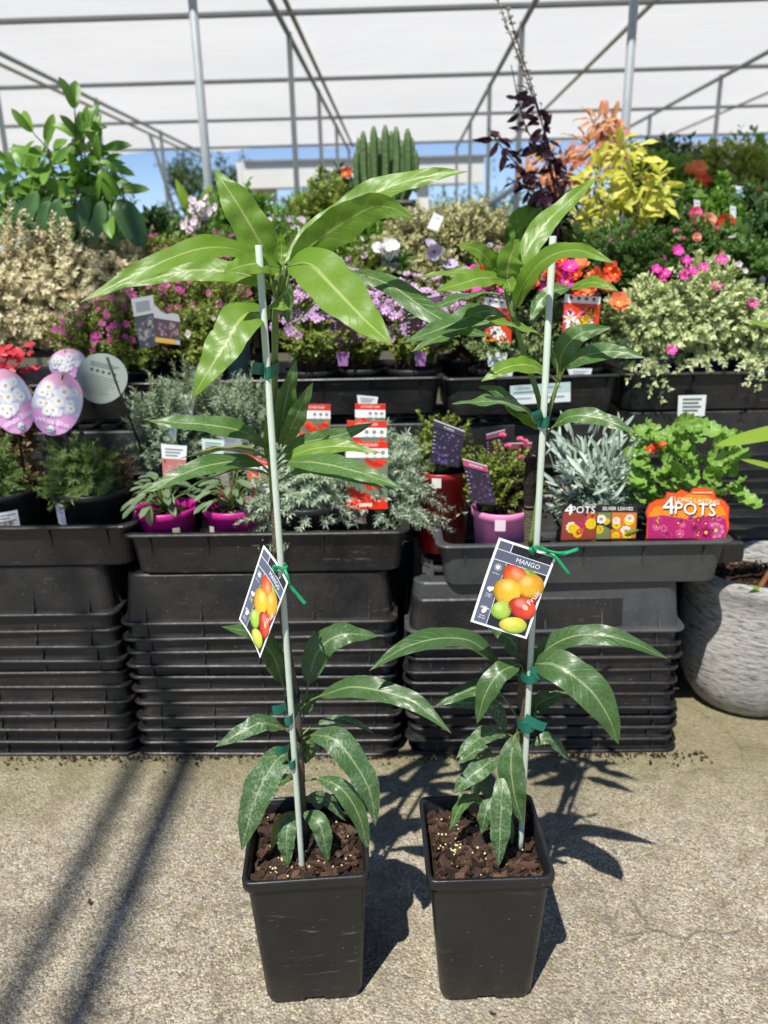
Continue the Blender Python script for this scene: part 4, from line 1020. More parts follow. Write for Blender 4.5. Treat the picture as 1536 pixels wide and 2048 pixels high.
c = plantbase(1390, 1040, 2.0, .505); t = thing('lime_geranium', 'lime green lobed geranium leaves behind the pink flowered card', 'seedling pack', c, 'seedling packs')
mb = MB(); box(mb, c+np.array([0, -.02, .03]), (.2, .14, .06), bev=.006); mb.build('seedling_punnet', M['pot_round'], t, smooth=False); rs = np.random.RandomState(83)
for i in range(105):
    px_, py_ = rs.uniform(1258, 1475), rs.uniform(848, 1000)
    if (px_-1365)**2/125**2+(py_-935)**2/100**2 > 1.1: continue
    p = at(px_, py_, 1.97+rs.uniform(-.10, .14)); o = p-(c+np.array([0, 0, .05])); d = nz(o*np.array([1, 1, .25])+rs.normal(0, .05, 3))
    place('leaf', lge, t, p-d*.02, d, np.array([0, -.55, 1])+rs.normal(0, .3, 3), .054*rs.uniform(.7, 1.2))
for x, y, s in ((1470, 990, .055), (1488, 1000, .05), (1455, 975, .05), (1262, 962, .045), (1255, 952, .05)):
    place('leaf', lge, t, at(x, y, 1.9), (.6, -.3, -.2), (.1, -.6, 1), s)
for x, y in ((1310, 897), (1322, 893), (1300, 902)): place('flower', FM['red'], t, at(x, y, 1.9), (1, 0, 0), (0, -.6, 1), .014)
lps = blade_mesh('pale_leaf', [LM['bright'], M['green_stem']], 'oval', 7, 3, .3, .35, .15, .04, petiole=.4)
place('leaf', lps, t, at(1300, 1052, 1.84), (.7, -.35, -.3), (.1, -.8, 1), .05); place('leaf', lps, t, at(1278, 1060, 1.84), (-.6, -.3, .1), (.1, -.8, 1), .04)
sh = pxsheet((1126, 1008), (1276, 1010), (1272, 1078), (1120, 1082), 1.845, (0, 0, -.012, -.012)); t = thing('seedling_card', 'wide seedling pack card reading 4 Pots with yellow and orange flowers', 'pack card', base_of(sh), 'seedling pack cards')
sh.card(t, '1d1b18'); sh.rect(0, 0, 1, 1, pm('25221e'), .0004); sh.rect(.01, .22, .46, .97, pm('8a3a2c'), .0006); sh.rect(.47, .22, .65, .97, pm('6f7446'), .0006); sh.rect(.66, .22, .99, .97, pm('c8702a'), .0006)
sh.blossoms(.05, .3, .42, .9, 9, .013, ('d8602c', 'b82468', 'e8d8d8', 'e8c418'), .0008, 3, 9); sh.blossoms(.5, .35, .62, .9, 5, .011, ('f0e8e0', 'e8c418'), .0008, 4, 9); sh.blossoms(.7, .3, .95, .9, 8, .012, ('f0d418', 'e86a1c', 'f4e4e0'), .0008, 5, 9)
sh.text('4', .08, .16, sh.h*.42, pm('f4f2ee'), .0022); sh.text('POTS', .27, .16, sh.h*.27, pm('f4f2ee'), .0022); sh.text('LASTING', .35, .03, sh.h*.09, pm('e8e4dc'), .0022); sh.text('SILVER LEAVES', .73, .11, sh.h*.14, pm('f4f2ee'), .0022, 0, .9)
sh.printed(t)
sh = pxsheet((1290, 975), (1462, 975), (1458, 1084), (1292, 1084), 1.835, (.01, .01, -.01, -.01)); t = thing('seedling_card', 'scallop edged pack card reading 4 Pots Long Lasting with pink flowers', 'pack card', base_of(sh), 'seedling pack cards')
out = [(0, .97), (.02, .55), (.0, .45), (.04, .30), (.13, .22), (.24, .20), (.25, .08), (.36, .10), (.42, .03), (.52, .10), (.56, .01), (.68, .0), (.80, .05), (.83, .18), (.93, .24), (.99, .36), (.985, .55), (1, .72), (.96, .90), (.92, .98)]
sh.card(t, 'c8401c', out[::-1]); sh.poly(np.array(out)*.97+.015, pm('d8541e'), .0005); sh.poly(np.array([(.03, .52), (.10, .36), (.3, .30), (.5, .12), (.72, .14), (.9, .34), (.96, .5), (.5, .62)]), pm('e0851c'), .0008)
sh.poly(np.array([(.02, .95), (.03, .55), (.2, .50), (.5, .58), (.8, .5), (.95, .58), (.97, .8), (.9, .96)]), pm('a82060'), .0010)
sh.blossoms(.1, .55, .9, .9, 30, .011, ('b82a6c', 'c23c7c', '942058', 'd05a90'), .0012, 8, 7); sh.blossoms(.7, .72, .9, .9, 3, .02, ('b01e6a', 'd86aa0'), .002, 9, 8)
for ox, oy, m, off in ((.012, .02, '40200c', .0030), (0, 0, 'f6f2ea', .0036)):
    sh.text('4', .27+ox, .34+oy, sh.h*.46, pm(m), off); sh.text('POTS', .58+ox, .40+oy, sh.h*.32, pm(m), off, .06)
sh.text('LONG LASTING', .60, .24, sh.h*.115, pm('f6ead0'), .0036, .08); sh.rect(.0, .93, .62, .96, pm('1c1210'), .0032); sh.rect(.55, .08, .78, .10, pm('f0c8a0'), .0032, )
sh.printed(t)
mb = MB(); box(mb, at(1378, 1086, 1.835), (.03, .004, .02)); mb.build('clip', pm('c8401c'), t, smooth=False)

# ================================================================== SECOND ROW (trays at 0.83 m)
UPMIN[0] = -.85
ZB = zT+.012
def bush(name, label, cat, group, px, Y, zb, c_px, r, n, k, L, Wd, lm, fl=None, nf=0, fs=.011, sd=1, pot='pot_round', pr=.085, ph=.13, up=-.15, ang=55, stem='twig', start=.25, lo=.45, skirt=None):
    c = plantbase(px, 700, Y, zb); t = thing(name, label, cat, c, group)
    round_pot(t, c, pr, pr*.8, ph, M[pot]); b = c+np.array([0, 0, ph-.015])
    cc = at(c_px[0], c_px[1], Y); tips, d = foliage(t, b, pr*.5, cc, r, n, k, L, Wd, lm, start, ang, up, lo, stem, .001, sd)
    if skirt: foliage(t, b, pr*.8, at(c_px[0], skirt[0], Y-.05), (r[0]*.95, r[1], skirt[1]), int(n*.5), k, L, Wd, lm, start, ang, -1, lo, stem, .001, sd+77, .3, 'lower_foliage')
    if fl:
        rs = np.random.RandomState(sd+500); m = (d[:, 1] < .45); 
        for f_, n_ in zip(fl if isinstance(fl, tuple) else (fl,), nf if isinstance(nf, tuple) else (nf,)): flowers(t, FM[f_], tips[m], d[m], n_, fs, rs)
    return t, c
for k, (px, lab, cx, sd) in enumerate(((622, 'lilac flowered bush in black pot nearest the left stake', 628, 101), (720, 'lilac flowered bush in black pot in the middle of its tray', 722, 102), (826, 'lilac flowered bush in black pot at the right end of its tray', 838, 103))):
    t, c = bush('potted_lilac_bush', lab, 'potted plant', 'lilac flowered bushes', px, 2.40+.03*(k == 1), ZB, (cx, 628), (.115, .11, .105), 105, 26, .012, .0065, 'cuphea', 'lilac', 130, .0135, sd, pr=.088, ph=.12, skirt=(672, .055))
t, c = bush('potted_lilac_bush', 'lilac flowered bush behind the portulaca picture tag', 'potted plant', 'lilac flowered bushes', 925, 2.56, ZB, (925, 610), (.12, .11, .12), 100, 26, .012, .0065, 'cuphea', 'lilac', 80, .0135, 104)
t, c = bush('potted_lilac_bush', 'lilac flowered bush behind the large front mango leaf', 'potted plant', 'lilac flowered bushes', 690, 2.62, ZB, (690, 585), (.13, .11, .10), 100, 26, .012, .0065, 'cuphea', 'lilac', 80, .0135, 105)
for x, y, lab in ((686, 704, 'pink tab clipped on the pot rim under the big front leaf'), (841, 704, 'pink tab clipped on the pot rim at the tray end')):
    sh = pxsheet((x-13, y), (x+13, y), (x+9, y+28), (x-9, y+28), 2.30); t = thing('pot_label', lab, 'pot label', base_of(sh), 'pink pot tabs'); sh.card(t, '9a6a9c'); sh.rect(.1, .06, .9, .25, pm('7c4c80'), .0005); sh.printed(t)
dark_tag((668, 622), (712, 620), (710, 690), (668, 692), 2.31, 'dark burgundy picture tag under the big front mango leaf', '4c2a3c', ('4a2436', '5a3044', '2a1620', '3a2030'), None, (0,)*4, 6, '2a1820')
dark_tag((815, 600), (880, 588), (880, 690), (812, 697), 2.30, 'dark burgundy picture tag behind the grey drooping mango leaf', '6a4668', ('4a2436', '5a3044', '2a1620', '3a2030'), None, (0,)*4, 7, '2a1820')
# magenta flowered low bushes, left
for k, (px, lab, cx, cy, Y, sd, r) in enumerate(((175, 'olive bush with magenta flowers below the cream plants', 185, 660, 2.46, 111, (.15, .11, .10)), (262, 'olive bush with magenta flowers beside the grey picture tags', 262, 655, 2.48, 112, (.14, .11, .12)),
                                   (345, 'magenta flowered bush behind the long left mango leaf', 345, 585, 2.62, 113, (.16, .12, .10)), (430, 'magenta flowered bush behind the hanging mango leaf', 430, 590, 2.60, 114, (.15, .12, .11)), (400, 'small pink flowered bush above the grey green feathery bush', 405, 650, 2.42, 115, (.08, .08, .08)))):
    bush('potted_magenta_bush', lab, 'potted plant', 'magenta flowered bushes', px, Y, ZB, (cx, cy), r, 110, 24, .013, .006, 'cuphea', 'magenta' if k != 4 else 'pale', 60 if k != 4 else 10, .0115, sd, pr=.08, ph=.12, skirt=(cy+50, .06))
sh = pxsheet((262, 598), (306, 590), (318, 690), (280, 698), 2.34); t = thing('plant_tag', 'grey picture tag with dark berries print left of its mate', 'plant tag', base_of(sh), 'grey picture tags'); sh.card(t, '8e9296')
sh.rect(0, 0, 1, .35, pm('a8acb0'), .0004); sh.rect(0, .35, 1, 1, pm('3c4048'), .0004); sh.blossoms(.08, .4, .92, .95, 30, .009, ('6a707c', '7c8290', '52586a'), .0006, 12); sh.rect(.15, .08, .8, .28, pm('7d8288'), .0008); sh.printed(t)
sh = pxsheet((306, 612), (360, 622), (360, 690), (312, 684), 2.32); t = thing('plant_tag', 'grey headed picture tag with hooked top and mauve print', 'plant tag', base_of(sh), 'grey picture tags'); 
sh.card(t, 'a8aaac', [(0, .0), (.12, -.02), (.3, .12), (.5, .16), (.7, .1), (.95, .12), (1, .25), (1, 1), (0, 1)][::-1]); sh.rect(0, .32, 1, .86, pm('4a3c44'), .0005); sh.blossoms(.08, .4, .92, .8, 24, .007, ('7a6070', '6a5060', '8c7484'), .0008, 13); sh.rect(0, .86, .8, 1, pm('c8a040'), .0008); sh.printed(t)
# teal-grey pot behind hanging leaf
c = plantbase(452, 650, 2.50, ZB+.06); t = thing('empty_pot', 'grey green pot rim showing behind the hanging mango leaf', 'pot', c); round_pot(t, c, .075, .06, .15, M['pot_teal'])
# portulaca with bright flowers in short tray
for k, (px, cx, lab, sd) in enumerate(((985, 985, 'portulaca with orange and magenta flowers behind the right mango top', 121), (1075, 1085, 'portulaca crowded with hot pink and red flowers behind the right stake', 122), (1165, 1180, 'portulaca with coral flowers right of the picture tag', 123))):
    t, c = bush('potted_portulaca', lab, 'potted plant', 'bright flowered portulacas', px, 2.43, ZB-.01, (cx, 655), (.10, .09, .10), 46, 22, .016, .007, 'portu_g', None, 0, .02, sd, pr=.072, ph=.12, ang=60, skirt=(690, .04))
    rs = np.random.RandomState(sd); nn = (16, 34, 24)[k]
    for i in range(nn):
        x = cx+rs.uniform(-52, 52); y = rs.uniform(528, 590)-(8 if k == 1 else 0); p = at(x, y, 2.33+rs.uniform(-.02, .06)); f_ = ('hot', 'red', 'hot', 'orange')[rs.randint(4)] if k else ('hot', 'hot', 'red')[rs.randint(3)]
        if k == 2: f_ = ('red', 'orange', 'red')[rs.randint(3)] if x > 1150 else 'hot'
        place('flower', FM[f_], t, p, rs.normal(size=3), (rs.normal()*.35, -.75, .5+rs.normal()*.3), .0235*rs.uniform(.75, 1.15))
    if k == 2: place('flower', FM['orange'], t, at(1236, 607, 2.33), (1, 0, 0), (.1, -.8, .5), .032)
def portu_tag(tl, tr, br, bl_, Y, label, seed):
    sh = pxsheet(tl, tr, br, bl_, Y); t = thing('plant_tag', label, 'plant tag', base_of(sh), 'portulaca picture tags'); sh.card(t, 'efefec'); sh.rect(0, 0, 1, .11, pm('241e1e'), .0004); sh.text('PORTULACA', .5, .055, sh.h*.085, pm('f0e8e0'), .0007, 0, .9)
    icons(sh, .18, 4, .18, .82, '4c5054'); sh.rect(0, .29, 1, 1, pm('d8401c'), .0004); sh.blossoms(.12, .36, .9, .95, 14, sh.w*.2, ('e8541c', 'f0b428', 'e0386c', 'ec7890', 'd42c3c', 'f4f0e8'), .0006, seed, 6)
    sh.daisy(.18, .62, sh.w*.2, .0014, 'f6f4ee', 'e8c030', 7); sh.printed(t)
portu_tag((1131, 577), (1202, 585), (1196, 665), (1124, 672), 2.335, 'orange picture tag for portulaca right of the right stake', 21)
portu_tag((971, 583), (1026, 590), (1022, 688), (970, 680), 2.335, 'orange picture tag for portulaca behind the right mango stem', 22)
for tl, w_, h_, Y, lab in (((973, 705), 42, 28, 2.33, 'pale hooked tab on the black portulaca pot'), ((980, 742), 46, 22, 2.31, 'small white sticker low on the black portulaca pot'), ((1135, 737), 50, 17, 2.31, 'small white sticker on the black pot right of the stake')):
    sh = pxsheet(tl, (tl[0]+w_, tl[1]), (tl[0]+w_*.9, tl[1]+h_), (tl[0]+w_*.1, tl[1]+h_), Y); t = thing('pot_label', lab, 'pot label', base_of(sh), 'white pot labels'); sh.card(t, 'd8dcde'); sh.rect(.2, .3, .8, .4, pm('8c9296'), .0005); sh.rect(.2, .55, .7, .63, pm('8c9296'), .0005); sh.printed(t)
def tray_card(tl, tr, br, bl_, Y, label, two=True):
    sh = pxsheet(tl, tr, br, bl_, Y); t = thing('tray_label', label, 'label', base_of(sh), 'cards stuck on the trays'); sh.card(t, 'dfe4e2'); sh.rect(0, 0, 1, .48, pm('b5cbc8'), .0005) if two else None
    if two:
        sh.text('130mm', .2, .16, sh.h*.26, pm('3c4448'), .0009); sh.text('PERENNIAL', .72, .2, sh.h*.16, pm('3c4448'), .0009)
        sh.rect(.06, .34, .42, .40, pm('5c6468'), .0009); sh.rect(.55, .66, .9, .74, pm('9aa0a2'), .0009); sh.rect(.1, .66, .35, .72, pm('9aa0a2'), .0009)
    else:
        for k in range(4): sh.rect(.16, .14+.18*k, .84-.1*(k % 2), .23+.18*k, pm('6c7468'), .0009)
    sh.printed(t)
yS = CY2-.02-.18-.004
tray_card((1020, 772), (1141, 764), (1141, 803), (1021, 810), yS-.012, 'long pale green and white card stuck on the short tray front')
tray_card((1357, 791), (1413, 790), (1409, 832), (1355, 832), Y2-.006, 'small square white card on the tray under the trailing plant', False)
for tl, w_, h_, Y, lab in (((343, 788), 46, 30, 2.12, 'white card standing in the grey green feathery bush'), ((714, 790), 42, 18, 2.17, 'white card above the farthest red headed tag'), ((403, 877), 46, 34, 2.02, 'mint and white card behind the left mango leaves'), ((322, 888), 52, 44, 1.93, 'white tag with pink flower print in the left magenta pot'), ((328, 852), 26, 36, 2.06, 'slim grey green tag at the foot of the feathery bush'), ((440, 868), 46, 20, 2.06, 'curved grey tag rim behind the left stake'), ((432, 940), 40, 60, 1.96, 'faded pink tag between the magenta pots')):
    sh = pxsheet(tl, (tl[0]+w_, tl[1]+4), (tl[0]+w_-4, tl[1]+h_+20), (tl[0]+4, tl[1]+h_+18), Y); t = thing('plant_tag', lab, 'plant tag', base_of(sh), 'small white cards'); sh.card(t, {'mint': 'cfe6de', 'slim': '7d918a', 'faded': 'b08a90', 'curved': '9ca4a2'}.get(lab.split()[0], 'e6e9e8'))
    for k in range(3): sh.rect(.15, .12+.1*k, .85-.1*k, .17+.1*k, pm('8c9498'), .0005)
    if 'pink' in lab: sh.rect(0, .45, 1, 1, pm('c07a72'), .0005); sh.blossoms(.1, .5, .9, .95, 10, .008, ('d8a0a0', 'b86a62'), .0007, 31)
    sh.printed(t)
# variegated trailing portulaca, right
for k, (px, lab, sd) in enumerate(((1300, 'trailing variegated plant spilling over the tray beside the urn row', 131), (1400, 'variegated succulent plant with pink flowers above the square card', 132), (1500, 'variegated succulent plant cut by the right edge', 133))):
    c = plantbase(px, 740, 2.46, ZB); t = thing('potted_variegated_plant', lab, 'potted plant', c, 'variegated plants in purple pots')
    round_pot(t, c, .082, .066, .13, M['pot_purple']); b = c+np.array([0, 0, .12]); cc = at((1300, 1400, 1510)[k], (645, 625, 665)[k], 2.44)
    foliage(t, b, .05, cc, ((.15, .12, .14), (.16, .12, .17), (.15, .12, .14))[k], 160, 28, .019, .0095, 'portu', .3, 60, -.4, .45, 'green_stem', .0013, sd)
    rs = np.random.RandomState(sd); mb = MB()
    pts = (((1252, 762), (1275, 770), (1300, 790), (1330, 765), (1320, 745), (1290, 752), (1340, 780), (1262, 740), (1310, 770), (1325, 800)), ((1350, 745), (1380, 735), (1420, 742), (1450, 730), (1400, 725)), ((1475, 740), (1500, 752), (1530, 760), (1490, 770), (1520, 742), (1515, 778)))[k]
    sprigs(mb, b+np.array([0, -.05, .02]), .04, np.array([at(x, y, 2.26+rs.uniform(-.02, .03)) for x, y in pts]), 26, .020, .010, .3, 60, 0, 1, .0013, .25, rs)
    mb.build('trailing_foliage', [LM['portu'], M['green_stem']], t, kind='stuff')
    for x, y in (((1342, 702), (1312, 540), (1330, 548), (1325, 556)), ((1375, 540), (1355, 505), (1372, 522), (1385, 545), (1406, 536), (1445, 520), (1432, 573), (1368, 553)), ((1505, 608),))[k]:
        place('flower', FM['hot'], t, at(x, y, 2.36 if y < 650 else 2.28), (1, 0, 0), (.1, -.7, .6), .0165)
# ================================================================== THIRD ROW (bench at 0.98 m)
ZC = .982
for k, (px, lab, cx, cy, Y, sd, r) in enumerate(((40, 'cream speckled shrub at the left edge above the red flowers', 30, 580, 2.86, 201, (.25, .22, .26)), (150, 'cream speckled shrub with the tallest pale spires', 150, 575, 2.88, 202, (.25, .22, .25)), (250, 'cream speckled shrub behind the long left mango leaf', 245, 550, 2.95, 203, (.20, .2, .17)))):
    t, c = bush('cream_shrub', lab, 'shrub', 'cream shrubs', px, Y, ZC, (cx, cy), r, 200, 34, .019, .010, 'cream', None, 0, .01, sd, pr=.10, ph=.12, ang=65, skirt=(640, .10))
    rs = np.random.RandomState(sd); mb = MB(); tp = []
    for i in range(16):
        x, y = cx+rs.uniform(-85, 85), rs.uniform(425, 500)+abs(k-1)*18; tp.append(at(x, y, Y+rs.uniform(-.1, .1)))
    sprigs(mb, at(cx, cy, Y), .12, np.array(tp), 40, .017, .009, .4, 65, 0, 1, .0012, .4, rs); mb.build('flower_spires', [LM['cream'], M['twig']], t, kind='stuff')
for k, (px, lab, cx, cy, Y, sd) in enumerate(((840, 'pale cream green shrub with a white tag', 835, 490, 3.05, 211), (930, 'pale cream green shrub left of the round leaf', 930, 475, 3.10, 212), (985, 'pale cream green shrub behind the right mango top', 985, 495, 3.15, 213))):
    bush('cream_green_shrub', lab, 'shrub', 'cream green shrubs', px, Y, ZC, (cx, cy), (.17, .15, .15), 170, 28, .018, .010, 'cream2', None, 0, .01, sd, pr=.10, ph=.13, ang=62)
sh = pxsheet((868, 425), (888, 434), (876, 462), (854, 456), 2.88); t = thing('plant_tag', 'blank white tag leaning in the pale cream green shrub', 'plant tag', base_of(sh)); sh.card(t, 'f2f4f4'); sh.rect(.2, .2, .8, .27, pm('c8ccce'), .0005); sh.printed(t)
def flower_bed(name, label, px, Y, zb, pts, fm, fs, lm='mid', sd=1, cat='potted plant', group='flowering plants behind the stakes', r=(.12, .1, .13), c_px=None, L=.03, Wd=.012, n=60):
    t, c = bush(name, label, cat, group, px, Y, zb, c_px, r, n, 18, L, Wd, lm, None, 0, .01, sd, pr=.085, ph=.13)
    rs = np.random.RandomState(sd); mb = MB()
    for x, y in pts:
        for q in range(1):
            p = at(x, y, Y-.06+rs.uniform(-.05, .05)); place('flower', FM[fm], t, p, rs.normal(size=3), (rs.normal()*.3, -.8, .4), fs*rs.uniform(.8, 1.2)); tube(mb, [c+np.array([0, 0, .1]), c*.4+p*.6+np.array([0, 0, .02]), p], [.0014, .0012, .001], 4)
    mb.build('flower_stalks', M['green_stem'], t); return t
rs = np.random.RandomState(77)
def cl(cx, cy, sx, sy, n): return [(cx+rs.normal()*sx, cy+rs.normal()*sy) for i in range(n)]
flower_bed('potted_phlox', 'pale pink phlox with a dense flower head left of the upright mango leaf', 400, 3.2, ZC, cl(405, 425, 17, 15, 26)+cl(380, 445, 12, 10, 12), 'pale', .016, 'mid', 301, c_px=(400, 480))
flower_bed('potted_phlox', 'pale pink phlox seen between the upright mango leaf and the twin leaves', 590, 3.3, ZC, cl(590, 445, 10, 9, 14)+cl(555, 440, 8, 8, 8), 'pale', .014, 'mid', 302, c_px=(580, 490))
flower_bed('potted_petunia', 'white petunias below the pale cream green shrub', 775, 2.88, ZC, cl(768, 508, 12, 10, 9)+cl(790, 530, 18, 8, 6), 'white', .022, 'mid', 303, c_px=(775, 545), r=(.10, .1, .08))
flower_bed('potted_petunia', 'mauve petunia among the pale cream leaves', 872, 2.87, ZC, [(868, 503), (862, 492), (900, 530)], 'mauve', .026, 'cream2', 304, c_px=(870, 540), r=(.09, .08, .07))
flower_bed('potted_magenta_plant', 'magenta flowers seen above the long left mango leaf', 460, 3.0, ZC, cl(445, 490, 25, 14, 22)+cl(410, 510, 30, 8, 10), 'magenta', .013, 'mid', 305, c_px=(450, 520))
flower_bed('potted_magenta_plant', 'small magenta flowers right of the upright mango leaf', 560, 3.0, ZC, cl(578, 490, 12, 22, 9), 'magenta', .012, 'bright', 306, c_px=(560, 500))
for k, (px, cx, cy, Y, lab, r, lm, L, Wd) in enumerate(((330, 320, 490, 3.15, 'green bush between the cream shrub and the phlox', (.13, .12, .14), 'mid', .035, .014), (500, 490, 455, 3.5, 'bright leafy bush behind the upright mango leaf', (.17, .14, .2), 'bright', .04, .016), (660, 660, 440, 3.6, 'olive bush behind the twin right leaves', (.2, .15, .2), 'cuphea', .03, .013),
        (720, 715, 490, 3.2, 'green bush behind the twin right leaf tips', (.13, .12, .14), 'bright', .05, .014), (280, 290, 500, 3.7, 'dark green bush below the distant house', (.11, .10, .06), 'mid', .035, .014), (1050, 1045, 500, 3.3, 'dark green bush right of the pale shrubs', (.15, .14, .14), 'deep', .03, .014))):
    bush('green_bush', lab, 'bush', 'green bushes on the bench', px, Y, ZC, (cx, cy), r, 90, 20, L, Wd, lm, None, 0, .01, 320+k, pr=.09, ph=.13)
for k, (px, cx, cy, Y, lab, r, lm, L, Wd, f_, nf) in enumerate(((540, 530, 520, 2.85, 'fine pink flowered bush behind the left stake top', (.13, .10, .10), 'cuphea', .018, .008, 'magenta', 30), (640, 640, 505, 2.9, 'fine leaved yellow green bush behind the big front leaf', (.14, .10, .11), 'bright', .022, .009, 'pale', 22), (735, 730, 545, 2.82, 'fine lilac bush right of the big front leaf', (.13, .10, .09), 'cuphea', .018, .008, 'lilac', 40), (350, 345, 520, 2.88, 'fine pink bush below the pale phlox', (.13, .10, .10), 'cuphea', .018, .008, 'magenta', 34),
        (1010, 1005, 540, 2.85, 'fine lilac bush behind the right mango crown', (.13, .10, .09), 'cuphea', .018, .008, 'lilac', 30), (1385, 1385, 500, 2.95, 'fine green bush with tiny pink dots behind the hot pink blooms', (.14, .10, .11), 'mid', .022, .009, 'pinkrose', 8), (1490, 1490, 545, 2.85, 'fine green bush above the right edge plant', (.14, .10, .11), 'mid', .022, .009, 'pale', 8))):
    bush('fine_flowered_bush', lab, 'bush', 'fine flowered bushes on the bench', px, Y, ZC, (cx, cy), r, 110, 24, L, Wd, lm, f_, nf, .011, 340+k, pr=.08, ph=.11)
# strap leaved plants (canna and young palms)
cm = blade_mesh('canna_leaf', [LM['canna'], M['green_stem']], 'lance', 10, 3, .34, .22, .12, .08, petiole=.35)
def strap_plant(label, px, Y, leaves_, me, name='canna', base_y=520, group='broad leaved plants'):
    b = plantbase(px, base_y, Y, ZC); t = thing(name, label, 'potted plant', b, group); round_pot(t, b, .09, .075, .14, M['pot_round']); mb = MB()
    for (x0, y0, x1, y1, wf) in leaves_:
        p, q = at(x0, y0, Y), at(x1, y1, Y-.05); L = np.linalg.norm(q-p); place('leaf', me, t, p, q-p, (0, -1, .35), (L, L*wf, L)); tube(mb, smoothpath([b+np.array([0, 0, .12]), (b+p)/2+np.array([0, 0, .03]), p], 6), .004, 5)
    mb.build('stalks', M['green_stem'], t)
strap_plant('broad leaved canna with upright yellow green leaf left of the front post', 385, 3.75, [(388, 440, 350, 358, 1.1), (395, 445, 418, 368, 1.3), (380, 450, 372, 392, 1.1), (400, 450, 425, 410, 1)], cm)
strap_plant('yellow green leaved canna behind the middle of the bench', 690, 3.1, [(700, 540, 770, 455, .7), (690, 540, 710, 470, .8), (680, 545, 640, 480, .8), (705, 545, 745, 510, .8), (720, 520, 800, 440, .6), (660, 540, 620, 500, .8)], cm)
strap_plant('yellow green leaved canna above the magenta flowers', 460, 2.9, [(440, 560, 400, 500, .8), (450, 560, 470, 500, .8), (445, 570, 410, 560, .8), (420, 575, 370, 540, .7), (455, 570, 500, 550, .7)], cm)
# hydrangea-like tall shrub at the left
hm1 = blade_mesh('hydrangea_leaf', [LM['hyd'], M['green_stem']], 'oval', 9, 3, .50, .38, .16, .06, petiole=.2)
hm2 = blade_mesh('old_hydrangea_leaf', [LM['hyd_d'], M['green_stem']], 'oval', 9, 3, .56, .35, .14, .06, petiole=.2)
HY = 2.95; b = plantbase(150, 450, HY+.1, ZC); t = thing('hydrangea', 'tall leafy green hydrangea rising above the cream shrubs at the left', 'shrub', b)
round_pot(t, b, .13, .10, .22, M['pot_round']); mb = MB(); rs = np.random.RandomState(9)
stems = [((150, 440), (152, 345), (150, 225)), ((150, 440), (205, 390), (190, 275)), ((140, 440), (90, 370), (20, 325)), ((140, 440), (110, 360), (95, 300)), ((165, 440), (230, 400), (200, 300)), ((140, 440), (60, 400), (0, 330)), ((150, 440), (175, 360), (165, 285)), ((130, 450), (40, 430), (-20, 390)), ((150, 440), (120, 330), (70, 270)), ((155, 440), (180, 340), (215, 330)), ((145, 440), (70, 380), (40, 350)), ((150, 440), (160, 330), (172, 262)), ((160, 440), (240, 410), (245, 370))]
for S_ in stems:
    P = smoothpath([b+np.array([0, 0, .2])]+[at(x, y, HY+rs.uniform(-.08, .08)) for x, y in S_], 14); tube(mb, P, np.linspace(.005, .0022, 14), 6)
    T = np.gradient(P, axis=0)
    for j in range(4, 14, 1):
        for sgn in (-1, 1):
            if rs.rand() < .06: continue
            tdir = nz(T[j]); a = j*1.57+(0 if sgn > 0 else pi)+rs.uniform(-.3, .3); top = j/13
            x_ = nz(np.cross(tdir, (0, 1, .1))); y_ = np.cross(tdir, x_); d = nz(x_*cos(a)+y_*sin(a)*.6+tdir*(.35+.9*(j == 13))+np.array([0, -.25, -.75*(1-top)]))
            s = (.118 if top < .75 else .105 if j < 13 else .095)*rs.uniform(.75, 1.15); old = top < .55 and rs.rand() < .75
            place('leaf', hm2 if old else hm1, t, P[j]+d*.012, d, np.array([0, -1, .55])+rs.normal(0, .3, 3), s)
for x, y, x2, y2 in ((205, 400, 195, 450), (175, 390, 160, 440), (140, 400, 135, 455), (220, 420, 225, 470), (250, 400, 275, 450), (100, 400, 80, 445), (30, 400, 20, 450), (190, 420, 185, 468), (75, 380, 50, 430), (120, 395, 105, 452), (230, 400, 262, 462), (165, 400, 170, 455), (90, 420, 60, 455), (245, 430, 270, 470), (60, 400, 30, 430)):
    p, q = at(x, y, HY-.1), at(x2, y2, HY-.14); place('leaf', hm2, t, p, q-p, (.1, -1, .2), np.linalg.norm(q-p)*1.35)
mb.build('stems', M['twig'], t)
b = plantbase(238, 430, 3.6, ZC); t = thing('fern_leaf_shrub', 'thin pinnate leafed shrub standing against the blue sky', 'shrub', b); mb = MB(); rs = np.random.RandomState(91)
round_pot(t, b, .08, .065, .14, M['pot_round']); sprigs(mb, b+np.array([0, 0, .12]), .03, np.array([at(x, y, 3.6) for x, y in ((235, 360), (250, 350), (262, 375), (225, 385), (245, 395), (268, 400))]), 16, .045, .014, .45, 65, 0, 1, .0016, .4, rs); mb.build('foliage', [LM['tree_mid'], M['twig']], t, kind='stuff')
